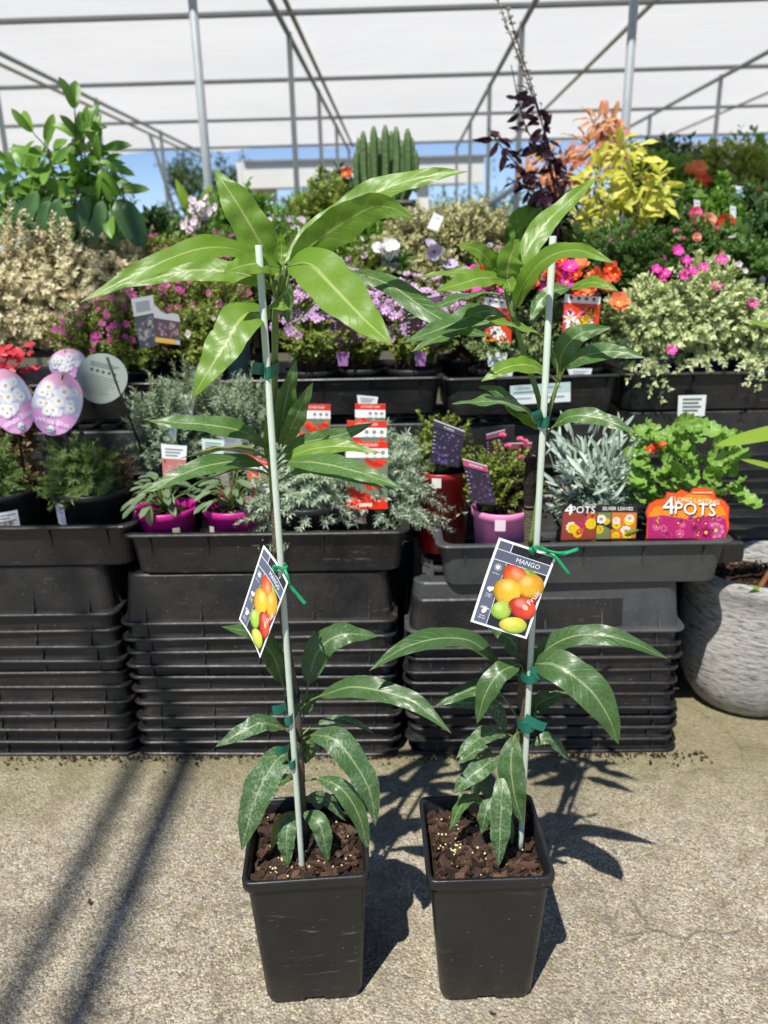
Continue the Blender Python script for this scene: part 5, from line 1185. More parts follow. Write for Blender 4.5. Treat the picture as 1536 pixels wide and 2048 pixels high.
# cactus in black square pot
CY = 3.45; b = plantbase(795, 440, CY, ZC+.15); t = thing('cactus', 'tall green columnar cactus with many ribs in a black pot', 'cactus', b)
mb = MB(); pw = (at(842, 420, CY)[0]-at(765, 420, CY)[0])/2; h_ = at(800, 402, CY)[2]-b[2]
loft(mb, [rloop(pw*.8, pw*.8, .02, 0)+b, rloop(pw*.95, pw*.95, .02, h_-.03)+b, rloop(pw, pw, .02, h_-.03)+b, rloop(pw, pw, .02, h_)+b, rloop(pw-.01, pw-.01, .018, h_)+b, rloop(pw-.015, pw-.015, .015, h_-.03)+b], 0, cap0=True, cap1=True); mb.build('pot', M['pot_round'], t)
mb = MB(); box(mb, b+np.array([0, 0, -.04]), (.3, .3, .08)); st = mb.build('pot_stand', M['bench'], t, smooth=False)
sh = pxsheet((828, 415), (843, 414), (843, 429), (829, 430), CY-pw-.012); sh.rect(0, 0, 1, 1, pm('d8dcdc'), 0); sh.card(t, 'd8dcdc', name='pot_sticker')
for k, (x, yt, w_) in enumerate(((712, 300, 17), (726, 262, 19), (747, 252, 20), (770, 250, 20), (792, 253, 20), (815, 257, 21), (832, 300, 14), (758, 275, 18), (803, 280, 18), (738, 285, 15), (782, 262, 16), (716, 275, 13), (824, 275, 15))):
    Yk = CY+(.07 if k > 6 else rnd.uniform(-.04, .04)); top = at(x, yt, Yk); r_ = w_*.36*mpx(top); bx = at(775+(x-775)*.55, 400, Yk); P = smoothpath([(bx[0], Yk, b[2]+h_-.02), at(775+(x-775)*.85, 375, Yk), (top[0], Yk, top[2]-.15), top], 16)
    mb = MB(); seg = 20; T, A, B = frames(P); prof = np.array([r_*(.75+.25*min(1, i/4)) if i < 13 else r_*(1, .8, .35)[i-13] for i in range(16)]); th = np.arange(seg)*2*pi/seg; rib = 1+.16*np.cos(5*th)
    V = (P[:, None]+(A[:, None]*np.cos(th)[None, :, None]+B[:, None]*np.sin(th)[None, :, None])*(prof[:, None]*rib[None])[:, :, None]).reshape(-1, 3)
    mb.add(V, [(i*seg+j, i*seg+(j+1) % seg, (i+1)*seg+(j+1) % seg, (i+1)*seg+j) for i in range(15) for j in range(seg)]+[tuple(range(15*seg, 16*seg))]); mb.build('column', LM['cactus'], t)
# dark shrub with red hibiscus
bush('hibiscus', 'dark green hibiscus with a red flower beside the cactus', 'shrub', None, 665, 3.8, ZC, (672, 395), (.11, .11, .14), 70, 18, .045, .022, 'deep', None, 0, .01, 351, pr=.1, ph=.16)
place('flower', FM['red'], bpy.data.objects['hibiscus'], at(692, 347, 3.62), (1, 0, 0), (0, -1, .3), .026)
bush('green_bush', 'light green bush between the hibiscus and the upright mango leaf', 'bush', 'green bushes on the bench', 600, 3.9, ZC, (610, 430), (.14, .12, .09), 70, 18, .045, .016, 'bright', None, 0, .01, 352)
# big round leaf
b = plantbase(1050, 470, 3.0, ZC); t = thing('round_leaf_plant', 'single big round green leaf left of the yellow coleus', 'potted plant', b); round_pot(t, b, .07, .06, .12, M['pot_round'])
rl = round_leaf_mesh('round_leaf', [LM['bright'], M['green_stem']], 7, .5, .10, .05); p = at(1050, 466, 2.95); place('leaf', rl, t, p-np.array([0, 0, .03]), (0, -.1, 1), (0, -1, .3), .135); place('leaf', rl, t, at(1030, 480, 3.0), (-.4, -.3, .6), (0, -1, .5), .07)
mb = MB(); tube(mb, [b+np.array([0, 0, .1]), p+np.array([0, 0, -.02])], .004, 6); mb.build('stalk', M['green_stem'], t)
# dark purple basil with seed heads
DY_ = 2.9; b = plantbase(1095, 470, DY_, ZC); t = thing('purple_basil', 'tall dark purple leaved basil with pale seed spires reaching the top edge', 'potted plant', b); round_pot(t, b, .08, .065, .14, M['pot_round'])
dm = blade_mesh('purple_leaf', [LM['dark'], M['twig']], 'oval', 7, 2, .58, .45, .2, .1, petiole=.25); mb = MB(); mbs = MB(); rs = np.random.RandomState(17)
for S_, n0, n1 in ((((1120, 430), (1105, 320), (1075, 220), (1030, 95), (995, 0)), .30, .72), (((1112, 430), (1095, 330), (1050, 250), (1022, 130)), .35, .92), (((1118, 430), (1085, 380), (1035, 330), (1000, 290), (975, 255)), .35, .98), (((1122, 430), (1128, 380), (1122, 300)), .2, .7), (((1085, 415), (1050, 375), (1015, 355)), .3, .95), (((1110, 410), (1085, 250), (1040, 100), (1015, 20)), .45, .70)):
    P = smoothpath([b+np.array([0, 0, .12])]+[at(x, y, DY_+rs.uniform(-.05, .05)) for x, y in S_], 40); tube(mb, P, np.linspace(.0042, .0016, 40), 6)
    for j in range(int(40*n0), int(40*n1)):
        for q in range(2 if j % 3 else 3):
            d = nz(rs.normal(size=3)*np.array([1, .7, .5])+np.array([0, -.2, -.35])); place('leaf', dm, t, P[j]+d*.008, d, rs.normal(size=3)+np.array([0, -.6, .5]), .050*rs.uniform(.55, 1.2))
    if S_[-1][1] < 60:
        for j in range(28, 40):
            for q in range(7):
                a = rs.uniform(0, 6.3); d = np.array([cos(a), sin(a), .3]); tube(mbs, [P[j]+np.array([0, 0, rs.uniform(-.01, .01)]), P[j]+d*.011*rs.uniform(.6, 1.2)], [.0012, .0022], 4)
mb.build('stems', LM['dark'], t); mbs.build('seed_heads', LM['straw'], t, kind='stuff')
# coleus, orange and yellow
com = blade_mesh('orange_leaf', [LM['orange'], M['twig']], 'oval', 8, 3, .5, .4, .15, .12, petiole=.18); cym = blade_mesh('yellow_leaf', [LM['yellow'], M['green_stem']], 'oval', 8, 3, .5, .45, .15, .14, petiole=.18)
def coleus(label, px, Y, regions, me, size, seed, group='coleus'):
    b = plantbase(px, 500, Y, ZC); t = thing('coleus', label, 'potted plant', b, group); round_pot(t, b, .1, .08, .16, M['pot_round']); rs = np.random.RandomState(seed); mb = MB()
    for (cx, cy, rx, ry, n) in regions:
        hub = at(cx, cy+ry*.4, Y); tube(mb, smoothpath([b+np.array([0, 0, .14]), (b+hub)/2+np.array([0, 0, .05]), hub], 8), np.linspace(.006, .003, 8), 6)
        for i in range(n):
            a = i*2.4; q = sqrt((i+.5)/n); p = at(cx+rx*q*cos(a), cy+ry*q*sin(a), Y+rs.uniform(-.1, .1)); d = nz((cos(a)+rs.normal()*.4, -.45+rs.normal()*.5, -sin(a)*.7-.15+rs.normal()*.5)); place('leaf', me, t, p-d*size*.3, d, np.array([-cos(a)*.2, -.6, .9])+rs.normal(0, .45, 3), size*rs.uniform(.5, 1.3))
    mb.build('stems', M['twig'], t); return t
coleus('orange and pink leaved coleus with a tall pointed shoot', 1165, 3.25, [(1205, 245, 38, 28, 26), (1185, 295, 55, 30, 30), (1095, 335, 52, 40, 40), (1140, 350, 45, 42, 28), (1220, 275, 28, 25, 20)], com, .068, 401)
coleus('bright yellow coleus right of the dark purple basil', 1235, 3.05, [(1250, 300, 44, 32, 30), (1200, 375, 55, 55, 52), (1285, 370, 62, 52, 60), (1240, 435, 82, 52, 74), (1310, 395, 38, 38, 20), (1170, 440, 32, 32, 14)], cym, .066, 402)
# fine-leaved bushes right of centre
for k, (px, cx, cy, Y, lab, r, lm, L, Wd) in enumerate(((1240, 1245, 500, 2.92, 'fine leaved olive bush below the yellow coleus', (.2, .12, .13), 'mid', .018, .006), (1160, 1150, 500, 3.0, 'fine leaved bush behind the right stake top', (.13, .12, .1), 'mid', .018, .006), (1330, 1330, 480, 3.1, 'dull green bush right of the yellow coleus', (.14, .12, .13), 'deep', .026, .012))):
    bush('fine_bush', lab, 'bush', 'fine leaved bushes', px, Y, ZC, (cx, cy), r, 120, 30, L, Wd, lm, 'magenta' if k == 0 else None, 6, .008, 360+k)
# roses and mixed shrubs on the right
RG = 'rose bushes on the right'
rose_sp = ((1345, 445, 3.5, 'mid', .17, 'rose bush with pink blooms nearest the yellow coleus'), (1420, 440, 3.4, 'bright', .17, 'rose bush with peach bloom in the middle of the right bench'), (1500, 450, 3.45, 'deep', .19, 'dense dark rose bush at the right edge'), (1460, 520, 3.0, 'mid', .15, 'low dark rose bush above the variegated plants'), (1530, 500, 3.0, 'deep', .15, 'low dark rose bush cut by the right edge'),
           (1310, 375, 5.0, 'bright', .25, 'far green bush behind the yellow coleus tips'), (1380, 370, 5.2, 'mid', .28, 'far green bush with orange red blooms'), (1450, 350, 5.0, 'cuphea', .28, 'far light green climber under the white cloth'), (1520, 345, 5.3, 'bright', .28, 'far bright climber at the right edge'), (1490, 400, 4.9, 'cuphea', .25, 'far bush behind the small teal tags'), (1290, 330, 5.9, 'tree_mid', .25, 'farthest dark bush on the right bench'), (1345, 335, 5.8, 'tree_dark', .28, 'farthest tall bush below the cloth rails'))
roots = []
for k, (x, y, Y, lm, r, lab) in enumerate(rose_sp):
    tt, cc = bush('rose_bush' if k < 5 else 'green_shrub', lab, 'bush', RG if k < 5 else 'far shrubs on the right', x, Y, ZC if Y < 4 else .952, (x, y+10), (r, r*.8, r*.95), 90 if k < 5 else 110, 18, .036 if Y < 4 else .05, .020 if Y < 4 else .026, lm, None, 0, .01, 370+k, pr=.1, ph=.16); roots.append(tt)
for i, x, y, Y, f_, s in ((1, 1450, 450, 3.2, 'rose', .036), (1, 1415, 443, 3.2, 'peach', .03), (0, 1345, 436, 3.3, 'pinkrose', .03), (0, 1388, 428, 3.3, 'pinkrose', .028), (2, 1535, 470, 3.2, 'peach', .02), (0, 1380, 442, 3.35, 'rose', .02), (6, 1395, 340, 4.8, 'orange', .05), (6, 1402, 362, 4.8, 'red', .05), (6, 1380, 342, 4.8, 'orange', .04), (8, 1530, 390, 4.9, 'red', .05), (9, 1515, 395, 4.7, 'red', .045), (5, 1290, 362, 4.8, 'orange', .03), (3, 1392, 477, 2.85, 'peach', .016), (4, 1355, 500, 2.8, 'hot', .018), (1, 1440, 520, 2.82, 'hot', .022)):
    place('flower', FM[f_], roots[i], at(x, y, Y), (1, 0, 0), (0, -.9, .5), s)
for k, (x, y, rot) in enumerate(((1474, 385, 0), (1497, 388, 0), (1466, 424, 1), (1394, 412, 1), (1325, 425, 1))):
    Y = 3.3 if k > 1 else 4.5; w_, h_ = (22, 28) if not rot else (12, 26); sh = pxsheet((x-w_/2, y-h_/2), (x+w_/2, y-h_/2+2), (x+w_/2, y+h_/2), (x-w_/2, y+h_/2), Y); t = thing('plant_tag', ('white and teal tag hanging left of its twin', 'white and teal tag hanging right of its twin', 'slim pale tag below the teal tags', 'slim pale tag between pink blooms', 'slim pale tag by the yellow coleus')[k], 'plant tag', base_of(sh), 'rose tags'); sh.card(t, 'dfe6e8')
    if not rot: sh.rect(.08, .25, .92, .75, pm('4f9a94'), .0006); sh.rect(.2, .4, .8, .47, pm('dfeeea'), .0009)
    else: sh.rect(.2, .2, .8, .3, pm('a0aab4'), .0006)
    sh.printed(t)

# ================================================================== WHITE URN, RIGHT
def urn_mat():
    n = N('rough_white_cement'); v = n.coord(); mp = n.n('ShaderNodeMapping'); n.l(v, mp.inputs['Vector']); mp.inputs['Scale'].default_value = (13, 13, 60)
    f = n.noise(mp.outputs[0], 2.2, 6, .7); f2 = n.noise(v, 5, 4)
    c = n.ramp(f, [(.36, (.13, .12, .10)), (.44, (.50, .48, .44)), (.56, (.74, .72, .67))]); c = n.mix(n.ramp(f2, [(.5, 0.0), (.8, .4)]), c, (.42, .40, .36))
    return n.done(n.pbr(c, .85, n.bump(f, .03, 1.0), 0, .2))
M['urn'] = urn_mat()
ux = at(1512, 1175, 2.10); uc = (float(ux[0]), 2.10, 0.0); t = thing('cement_urn', 'round rough white cement urn full of brown mulch at the right edge', 'urn', uc)
mb = MB(); lathe(mb, [(.001, 0), (.120, 0), (.143, .010), (.172, .05), (.191, .11), (.201, .18), (.204, .26), (.200, .34), (.201, .385), (.206, .395), (.208, .41), (.206, .422), (.199, .428), (.186, .428), (.179, .42), (.172, .37), (.165, .33)], 64, uc); V = mb.v[-1]; rs = np.random.RandomState(3); rr_ = 1+.012*np.sin(V[:, 2]*60+V[:, 0]*20)*np.cos(V[:, 1]*25); V[:, 0] = uc[0]+(V[:, 0]-uc[0])*rr_; V[:, 1] = uc[1]+(V[:, 1]-uc[1])*rr_; mb.build('body', M['urn'], t)
mb = MB(); lathe(mb, [(.173, .355), (.12, .36), (.06, .365), (.001, .367)], 30, uc); mb.build('soil', M['soil'], t)
def chips(n, inside, z0, seed, smin=.006, smax=.017, out=None):
    rs = np.random.RandomState(seed); mb = MB(); k = 0
    while k < n:
        x, y = rs.uniform(-1, 1, 2); q = inside(x, y)
        if q is None: continue
        k += 1; m = 6; a = np.sort(rs.uniform(0, 2*pi, m)); L, Wd, th = smin+(smax-smin)*rs.uniform()**1.8, rs.uniform(.35, .85), rs.uniform(.0012, .003)
        P2 = np.stack([np.cos(a)*L*rs.uniform(.7, 1.1, m), np.sin(a)*L*Wd*rs.uniform(.7, 1.1, m)], 1); R = np.array(Matrix.Rotation(rs.uniform(0, 6.3), 3, 'Z') @ Matrix.Rotation(rs.normal(0, .28), 3, 'X') @ Matrix.Rotation(rs.normal(0, .28), 3, 'Y'))
        V = np.vstack([np.c_[P2, np.full(m, th)], np.c_[P2, np.full(m, -th)]]) @ R.T+np.array([q[0], q[1], z0+rs.uniform(0, .008)+(q[2] if len(q) > 2 else 0)])
        mb.add(V, [tuple(range(m)), tuple(range(m, 2*m))[::-1]]+[(i, m+i, m+(i+1) % m, (i+1) % m) for i in range(m)])
    return mb
mb = chips(330, lambda x, y: (uc[0]+x*.165, uc[1]+y*.165) if x*x+y*y < 1 else None, .363, 5, .006, .02); mb.build('bark_chips', M['bark'], t, smooth=False, kind='stuff')
# plant in the urn: leaning brown stem and long leaves entering at the right edge
b = np.array([at(1508, 1218, 2.08)[0], 2.08, .36]); t = thing('urn_plant', 'leaning brown stem with long yellow green leaves growing in the urn', 'plant', b)
mb = MB(); tube(mb, smoothpath([at(1508, 1218, 2.06), at(1523, 1165, 2.08), at(1560, 1110, 2.1), at(1620, 900, 2.0), at(1640, 700, 1.95)], 14), np.linspace(.009, .006, 14), 8); mb.build('stem', mat('rusty_brown_stem', (.20, .075, .025), .7, .3, 60, .002), t)
um = blade_mesh('long_leaf', [LM['canna'], M['green_stem']], 'lance', 12, 3, .22, .1, .12, .05)
for (x0, y0, x1, y1, wf) in ((1630, 850, 1433, 884, 1.2), (1630, 960, 1487, 912, .8), (1640, 680, 1500, 635, 1.0), (1600, 1225, 1505, 1165, .8)):
    p, q = at(x0, y0, 1.98), at(x1, y1, 1.9); L = np.linalg.norm(q-p); place('leaf', um, t, p, q-p, (0, -.6, 1), (L, L*wf, L*.6))

# ================================================================== THE TWO MANGO TREES
def square_pot(root, cx, cy, rz, rim_h, base_h, H):
    mb = MB(); e = (-.034, -.018, .018, .034); R = np.array(Matrix.Rotation(rz, 3, 'Z')); o = np.array([cx, cy, 0])
    def L(h, z, r=.017): return rloop(h, h, r, z, 6, e) @ R.T + o
    b, t_ = base_h, rim_h
    hh = lambda z: b+(t_-.006-b)*z/H
    loops = [L(b-.003, .0), L(b-.001, .011), L(b+.001, .016), L(hh(.1), .1), L(hh(.2), .2), L(hh(H-.024), H-.024), L(hh(H-.0205)+.0006, H-.0205), L(t_-.0008, H-.0195), L(t_, H-.018), L(t_+.0006, H-.004), L(t_-.0003, H-.0008), L(t_-.0022, H), L(t_-.0062, H-.0004), L(t_-.0078, H-.004), L(hh(H-.05)-.004, H-.05), L(hh(.15)-.004, .15), L(b-.006, .02)]
    n = len(loops[0])
    ys = (loops[0]-o) @ R
    def skip(i, j):
        if i > 0: return False
        a, c = ys[j], ys[(j+1) % n]; m = (a+c)/2
        return (abs(m[0]) < .014 and abs(a[0]-c[0]) > .03) or (abs(m[1]) < .014 and abs(a[1]-c[1]) > .03)
    loft(mb, loops, 0, skip); mb.add(L(b-.006, .02), [tuple(range(n))])
    return mb.build('pot', M['pot_black'], root)
def pot_fill(root, cx, cy, rz, half, z, seed):
    R = np.array(Matrix.Rotation(rz, 3, 'Z')); rs = np.random.RandomState(seed); n = 24; mb = MB(); V = []
    for j in range(n+1):
        for i in range(n+1):
            x, y = -half+2*half*i/n, -half+2*half*j/n; V.append(np.array([x, y, rs.uniform(-.004, .004)+.006*sin(x*31+seed)*cos(y*27)]) @ R.T+np.array([cx, cy, z]))
    mb.add(np.array(V), [(j*(n+1)+i, j*(n+1)+i+1, (j+1)*(n+1)+i+1, (j+1)*(n+1)+i) for j in range(n) for i in range(n)]); mb.build('potting_mix', M['soil'], root)
    def ins(x, y):
        q = np.array([x*half*.90, y*half*.90, 0]); w = q @ R.T; return (cx+w[0], cy+w[1], .006*sin(q[0]*31+seed)*cos(q[1]*27))
    chips(620, ins, z+.001, seed, .0022, .020).build('bark_chips', M['bark'], root, smooth=False, kind='stuff')
    mb = MB(); mr_ = MB()
    for k in range(70):
        x, y = (rs.uniform(-.9, .9), rs.uniform(-.95, .9)) if k > 30 else (rs.normal(-.55, .17), rs.normal(.15 if seed == 2 else -.5, .2))
        if abs(x) > .93 or abs(y) > .93: continue
        q = ins(x, y); r_ = rs.uniform(.0017, .0026); dst = mr_ if (seed == 1 and k % 9 == 0) else mb
        lathe(dst, [(.0001, -r_), (r_*.7, -r_*.7), (r_, 0), (r_*.7, r_*.7), (.0001, r_)], 8, (q[0], q[1], z+q[2]+.007))
    mb.build('fertiliser_pellets', M['pellet'], root, kind='stuff'); 
    if mr_.n: mr_.build('red_pellets', M['pellet_red'], root, kind='stuff')

CAMV = CAMP
NLEAF = [0]
def mleaf(root, Y, pts, wpx, m='ml_mid', fc=.55, roll=0.0, pet=None, fold=.16, wave=.15, label=None):
    """one mango leaf: midrib given by picture points (x, y, dY); wpx = width seen; pet = stalk points before the blade"""
    NLEAF[0] += 1; sd = NLEAF[0]
    P0 = np.array([at(p[0], p[1], Y+(p[2] if len(p) > 2 else 0)) for p in pts])
    nu, nv = 26, 4; P = smoothpath(P0, nu); T = norm_rows(np.gradient(P, axis=0))
    to_cam = norm_rows(CAMV-P); n0 = norm_rows(np.array([0, 0, 1.0])*(1-fc)+to_cam*fc)
    S = norm_rows(np.cross(n0, T)); Nn = np.cross(T, S)
    if roll: S = S*cos(roll)+Nn*sin(roll); Nn = np.cross(T, S)
    pf = np.abs(np.sum(S*norm_rows(np.cross(to_cam, T)), 1)).mean()
    hw = .85*wpx*mpx(P0[len(P0)//2])/max(pf, .55)/2
    us = np.linspace(0, 1, nu); w = np.maximum(us, 1e-4)**.66*(1-us)**.98; w /= w.max(); w[0] = .05
    ph = sd*1.7; vv = np.linspace(-1, 1, 2*nv+1); rr = np.random.RandomState(sd); fr = rr.uniform(14, 22)
    w = w*(1+.055*np.sin(us*fr*1.1+ph)*np.sin(us*pi)+.02*rr.normal(size=nu)*np.sin(us*pi)); V = []; UV = []
    for i in range(nu):
        for v in vv:
            edge = wave*hw*sin(us[i]*fr+ph+(1.9 if v > 0 else 0))*v*v*min(1, us[i]*4)*min(1, (1-us[i])*4)
            V.append(P[i]+S[i]*(v*w[i]*hw)+Nn[i]*(fold*hw*w[i]*(abs(v)-.25*v*v)+edge+.05*hw*sin(us[i]*30+ph)*(1-v*v)*abs(v)*4*min(1, us[i]*5)*min(1, (1-us[i])*5))); UV.append((us[i], v, sd*.37 % 1))
    k = 2*nv+1; mb = MB()
    mb.add(np.array(V), np.array([(i*k+j, (i+1)*k+j, (i+1)*k+j+1, i*k+j+1) for i in range(nu-1) for j in range(k-1)]), 0, uv=np.array(UV))
    st = [at(p[0], p[1], Y+(p[2] if len(p) > 2 else 0)) for p in (pet or [])]
    Q = smoothpath(st+[P[0], P[3]], 10) if st else P[:8]
    pb = MB(); tube(pb, Q-np.array([0, 0, .0006]), np.linspace(.0021, .0013 if st else .0009, len(Q)), 6)
    # raised midrib under the blade
    tube(mb, P[1:-2]-Nn[1:-2]*.0009, np.linspace(.0014, .0004, nu-3), 5, 1)
    o = mb.build('leaf', [M[m], M['green_stem']], root); pb.build('leaf_stalk', M['green_stem'], o)
    if label: o['label'] = label
    return o
def stem(root, Y, pts, r0, r1, m, name, n=40, rough=0.0, seed=1):
    P = smoothpath([at(p[0], p[1], Y+(p[2] if len(p) > 2 else 0)) for p in pts], n); r = np.linspace(r0, r1, n); rs = np.random.RandomState(seed)
    if rough: r = r*(1+rough*rs.normal(size=n)); 
    mb = MB(); tube(mb, P, r, 10); return mb.build(name, M[m], root), P
def tie_band(root, Y, px, py, w_px, flag, hpx=22, dYs=.0, ry=.035):
    """budding tape: a band round stake and stem with a free end"""
    c = at(px, py, Y+dYs); k = mpx(c); a = np.arange(16)*2*pi/16; rx = w_px/2*k; h = hpx*k/2; mb = MB()
    V = [(c[0]+rx*cos(t_), c[1]+ry*sin(t_), c[2]+s*h+.002*cos(t_)) for s in (-1, 1) for t_ in a]; mb.add(V, [(i, (i+1) % 16, 16+(i+1) % 16, 16+i) for i in range(16)])
    V2 = [(c[0]+(rx+.0006)*cos(t_), c[1]+(ry+.0006)*sin(t_), c[2]+s*h*.96+.0025*cos(t_)+.001) for s in (-1, 1) for t_ in a]; mb.add(V2, [(i, (i+1) % 16, 16+(i+1) % 16, 16+i) for i in range(16)])
    (x0, y0), (x1, y1) = flag; p, q = at(x0, y0, Y-ry*.8), at(x1, y1, Y-ry*.8-.012); n = 6
    up = np.array([0, 0, h]); d = nz(q-p); up = nz(np.cross(d, (0, 1, 0)))*h*(1 if np.cross(d, (0, 1, 0))[2] > 0 else -1); F = []
    V = []
    for i in range(n+1):
        m = p+(q-p)*i/n+np.array([0, -.004*sin(i/n*pi), 0]); V += [m-up, m+up]
    mb.add(V, [(2*i, 2*i+2, 2*i+3, 2*i+1) for i in range(n)]); mb.add(np.array(V)+np.array([0, .0008, 0]), [(2*i, 2*i+1, 2*i+3, 2*i+2) for i in range(n)])
    return mb.build('tie', M['tape'], root)

# ---- left mango
LX, LY = -.184, 1.152
A = thing('potted_mango', 'left potted mango sapling with larger pale top leaves and its tag turned edgewise', 'potted sapling', (LX, LY, 0), 'mango saplings')
square_pot(A, LX, LY, radians(5.0), .1085, .0865, .30); pot_fill(A, LX, LY, radians(5.0), .099, .268, 1)
ob, SP = stem(A, 1.17, [(606, 1668), (601, 1560), (597, 1480), (590, 1400), (575, 1300), (563, 1200), (555, 1100), (549, 1000)], .0085, .0068, 'wood_stem', 'trunk', 60, .05, 3)
stem(A, 1.17, [(549, 1004), (543, 900), (547, 800), (550, 700), (551, 610), (556, 545)], .0068, .0045, 'green_stem', 'shoot', 50, .04, 4)
for x, y in ((550, 880), (545, 940), (549, 1010), (556, 1100), (562, 1190), (588, 1395), (600, 1470)):
    p = at(x, y, 1.163); mb = MB(); lathe(mb, [(.0035, -.003), (.0045, 0), (.003, .003), (.0005, .004)], 8, p+np.array([.004 if (x+y) % 2 else -.005, -.003, 0])); mb.build('leaf_scar', M['wood_stem'], A)
YA = 1.17
sp, st_ = at(605, 1745, 1.105), at(517, 490, 1.12)
mb = MB(); sd_ = nz(st_-sp); tube(mb, [sp-sd_*.03, sp, sp*.5+st_*.5, st_-sd_*.001, st_], [.005, .005, .005, .005, .0043], 14); mb.build('stake', M['stake'], A)
n_, m_, o_ = 'ml_new', 'ml_mid', 'ml_old'
mleaf(A, YA, [(548, 535, 0), (512, 470, -.015), (470, 400, -.02), (428, 338, -.01)], 88, n_, .95, .1)
mleaf(A, YA, [(570, 528, .0), (650, 452, .03), (770, 378, .045), (860, 352, .04), (938, 343, .03)], 62, n_, .75, -.35)
mleaf(A, YA, [(580, 528, -.01), (650, 470, -.02), (735, 418, -.03), (780, 415, -.04), (828, 438, -.06)], 84, n_, .95, .25, wave=.05)
mleaf(A, YA, [(575, 532, -.01), (620, 530, -.05), (672, 580, -.10), (730, 640, -.15), (787, 692, -.19)], 112, n_, .72, 0, wave=.04)
mleaf(A, YA, [(548, 548, -.01), (470, 500, -.04), (390, 500, -.08), (290, 540, -.12), (158, 606, -.15)], 52, n_, .6, .1, wave=.12)
mleaf(A, YA, [(545, 578, .0), (490, 550, -.005), (410, 540, -.01), (340, 548, -.02), (250, 575, -.03)], 52, n_, .55, -.15, wave=.12)
mleaf(A, YA, [(560, 535, -.02), (520, 527, -.05), (480, 533, -.08), (447, 546, -.10)], 52, n_, .6, 0)
mleaf(A, YA, [(540, 622, -.01), (488, 632, -.06), (450, 690, -.09), (415, 745, -.11), (384, 798, -.12)], 84, 'ml_new', .72, .25, wave=.07, fold=.1)
mleaf(A, YA, [(560, 540, .02), (563, 505, .03), (561, 466, .03)], 34, n_, .95)
mleaf(A, YA, [(563, 545, .015), (572, 590, .02), (576, 650, .02)], 38, m_, .9, .5)
mleaf(A, YA, [(700, 543, .05), (780, 570, .02), (860, 625, -.01), (930, 660, -.05), (986, 672, -.08)], 50, m_, .5, .55, pet=[(586, 650, 0), (635, 600, .03)], wave=.1)
mleaf(A, YA, [(530, 615, -.03), (560, 612, -.04), (585, 620, -.03)], 20, n_, .4)
for x0, y0, x1, y1 in ((552, 600, 538, 548), (556, 590, 566, 535), (556, 600, 580, 540), (552, 585, 572, 532)): stem(A, YA, [(x0, y0, 0), ((x0+x1)/2+3, (y0+y1)/2+8, -.01), (x1, y1, -.012)], .0026, .0018, 'green_stem', 'stalk', 10)
mleaf(A, YA, [(558, 890, 0), (568, 820, -.005), (580, 765, -.005), (593, 718, 0)], 48, m_, .95, .5)
mleaf(A, YA, [(565, 892, 0), (585, 850, -.012), (605, 805, -.015), (626, 765, -.015)], 44, m_, .95, .45)
mleaf(A, YA, [(540, 930, 0), (535, 890, .01), (531, 838, .01)], 20, 'ml_new', .9)
mleaf(A, YA, [(534, 895, 0), (490, 865, -.03), (420, 850, -.05), (350, 845, -.06), (284, 838, -.06)], 42, m_, .5, 0, pet=[(545, 920, 0)], wave=.12)
mleaf(A, YA, [(537, 915, 0), (480, 899, -.01), (420, 903, -.02), (358, 918, -.02)], 22, 'ml_yel', .35, .3, pet=[(545, 930, 0)])
mleaf(A, YA, [(525, 930, -.01), (480, 922, -.04), (400, 935, -.08), (330, 965, -.10), (274, 989, -.11)], 42, m_, .55, .1, pet=[(546, 955, 0)], wave=.1)
mleaf(A, YA, [(530, 945, .01), (480, 938, .03), (420, 955, .03), (370, 982, .03)], 28, m_, .4, .6, pet=[(546, 955, 0)])
mleaf(A, YA, [(565, 905, 0), (610, 885, .02), (680, 870, .03), (748, 846, .04)], 42, m_, .55, .5, pet=[(550, 925, 0)], wave=.12)
mleaf(A, YA, [(565, 918, -.01), (625, 898, -.02), (690, 893, -.03), (762, 906, -.04)], 34, 'ml_new', .45, .2, pet=[(552, 930, 0)])
mleaf(A, YA, [(570, 925, -.02), (630, 925, -.06), (720, 945, -.10), (806, 977, -.13)], 48, m_, .55, -.1, pet=[(551, 940, 0)], wave=.1)
mleaf(A, YA, [(580, 950, .0), (620, 935, .01), (700, 950, .01), (792, 980, .0)], 34, m_, .4, .6, pet=[(551, 965, 0)])
mleaf(A, YA, [(565, 1365, 0), (545, 1310, -.01), (505, 1268, -.03), (442, 1253, -.05)], 52, 'ml_low', .6, .15, pet=[(578, 1402, 0)])
mleaf(A, YA, [(616, 1368, .01), (635, 1305, .02), (680, 1270, .02), (758, 1272, .03)], 66, 'ml_low', .85, -.1, pet=[(596, 1415, 0), (610, 1395, .01)])
mleaf(A, YA, [(640, 1392, -.02), (710, 1374, -.05), (810, 1396, -.08), (860, 1428, -.10), (903, 1467, -.12)], 54, 'ml_low', .6, .05, pet=[(598, 1420, 0), (618, 1402, -.01)])
mleaf(A, YA, [(608, 1430, .01), (622, 1400, .02), (645, 1388, .02)], 28, 'ml_low', .9, pet=[(600, 1450, 0)])
mleaf(A, YA, [(630, 1448, .01), (680, 1438, .02), (725, 1452, .02), (748, 1468, .02)], 20, o_, .4, .5, pet=[(602, 1470, 0)])
mleaf(A, YA, [(565, 1455, -.01), (525, 1446, -.03), (480, 1466, -.05), (430, 1494, -.06)], 42, o_, .6, 0, pet=[(590, 1472, 0)], wave=.14)
mleaf(A, YA, [(622, 1470, -.02), (670, 1480, -.06), (715, 1535, -.08), (742, 1590, -.09), (751, 1652, -.09)], 66, o_, .7, .1, pet=[(602, 1480, 0)], wave=.13)
mleaf(A, YA, [(606, 1480, .01), (622, 1490, .01), (610, 1528, .01)], 34, o_, .9)
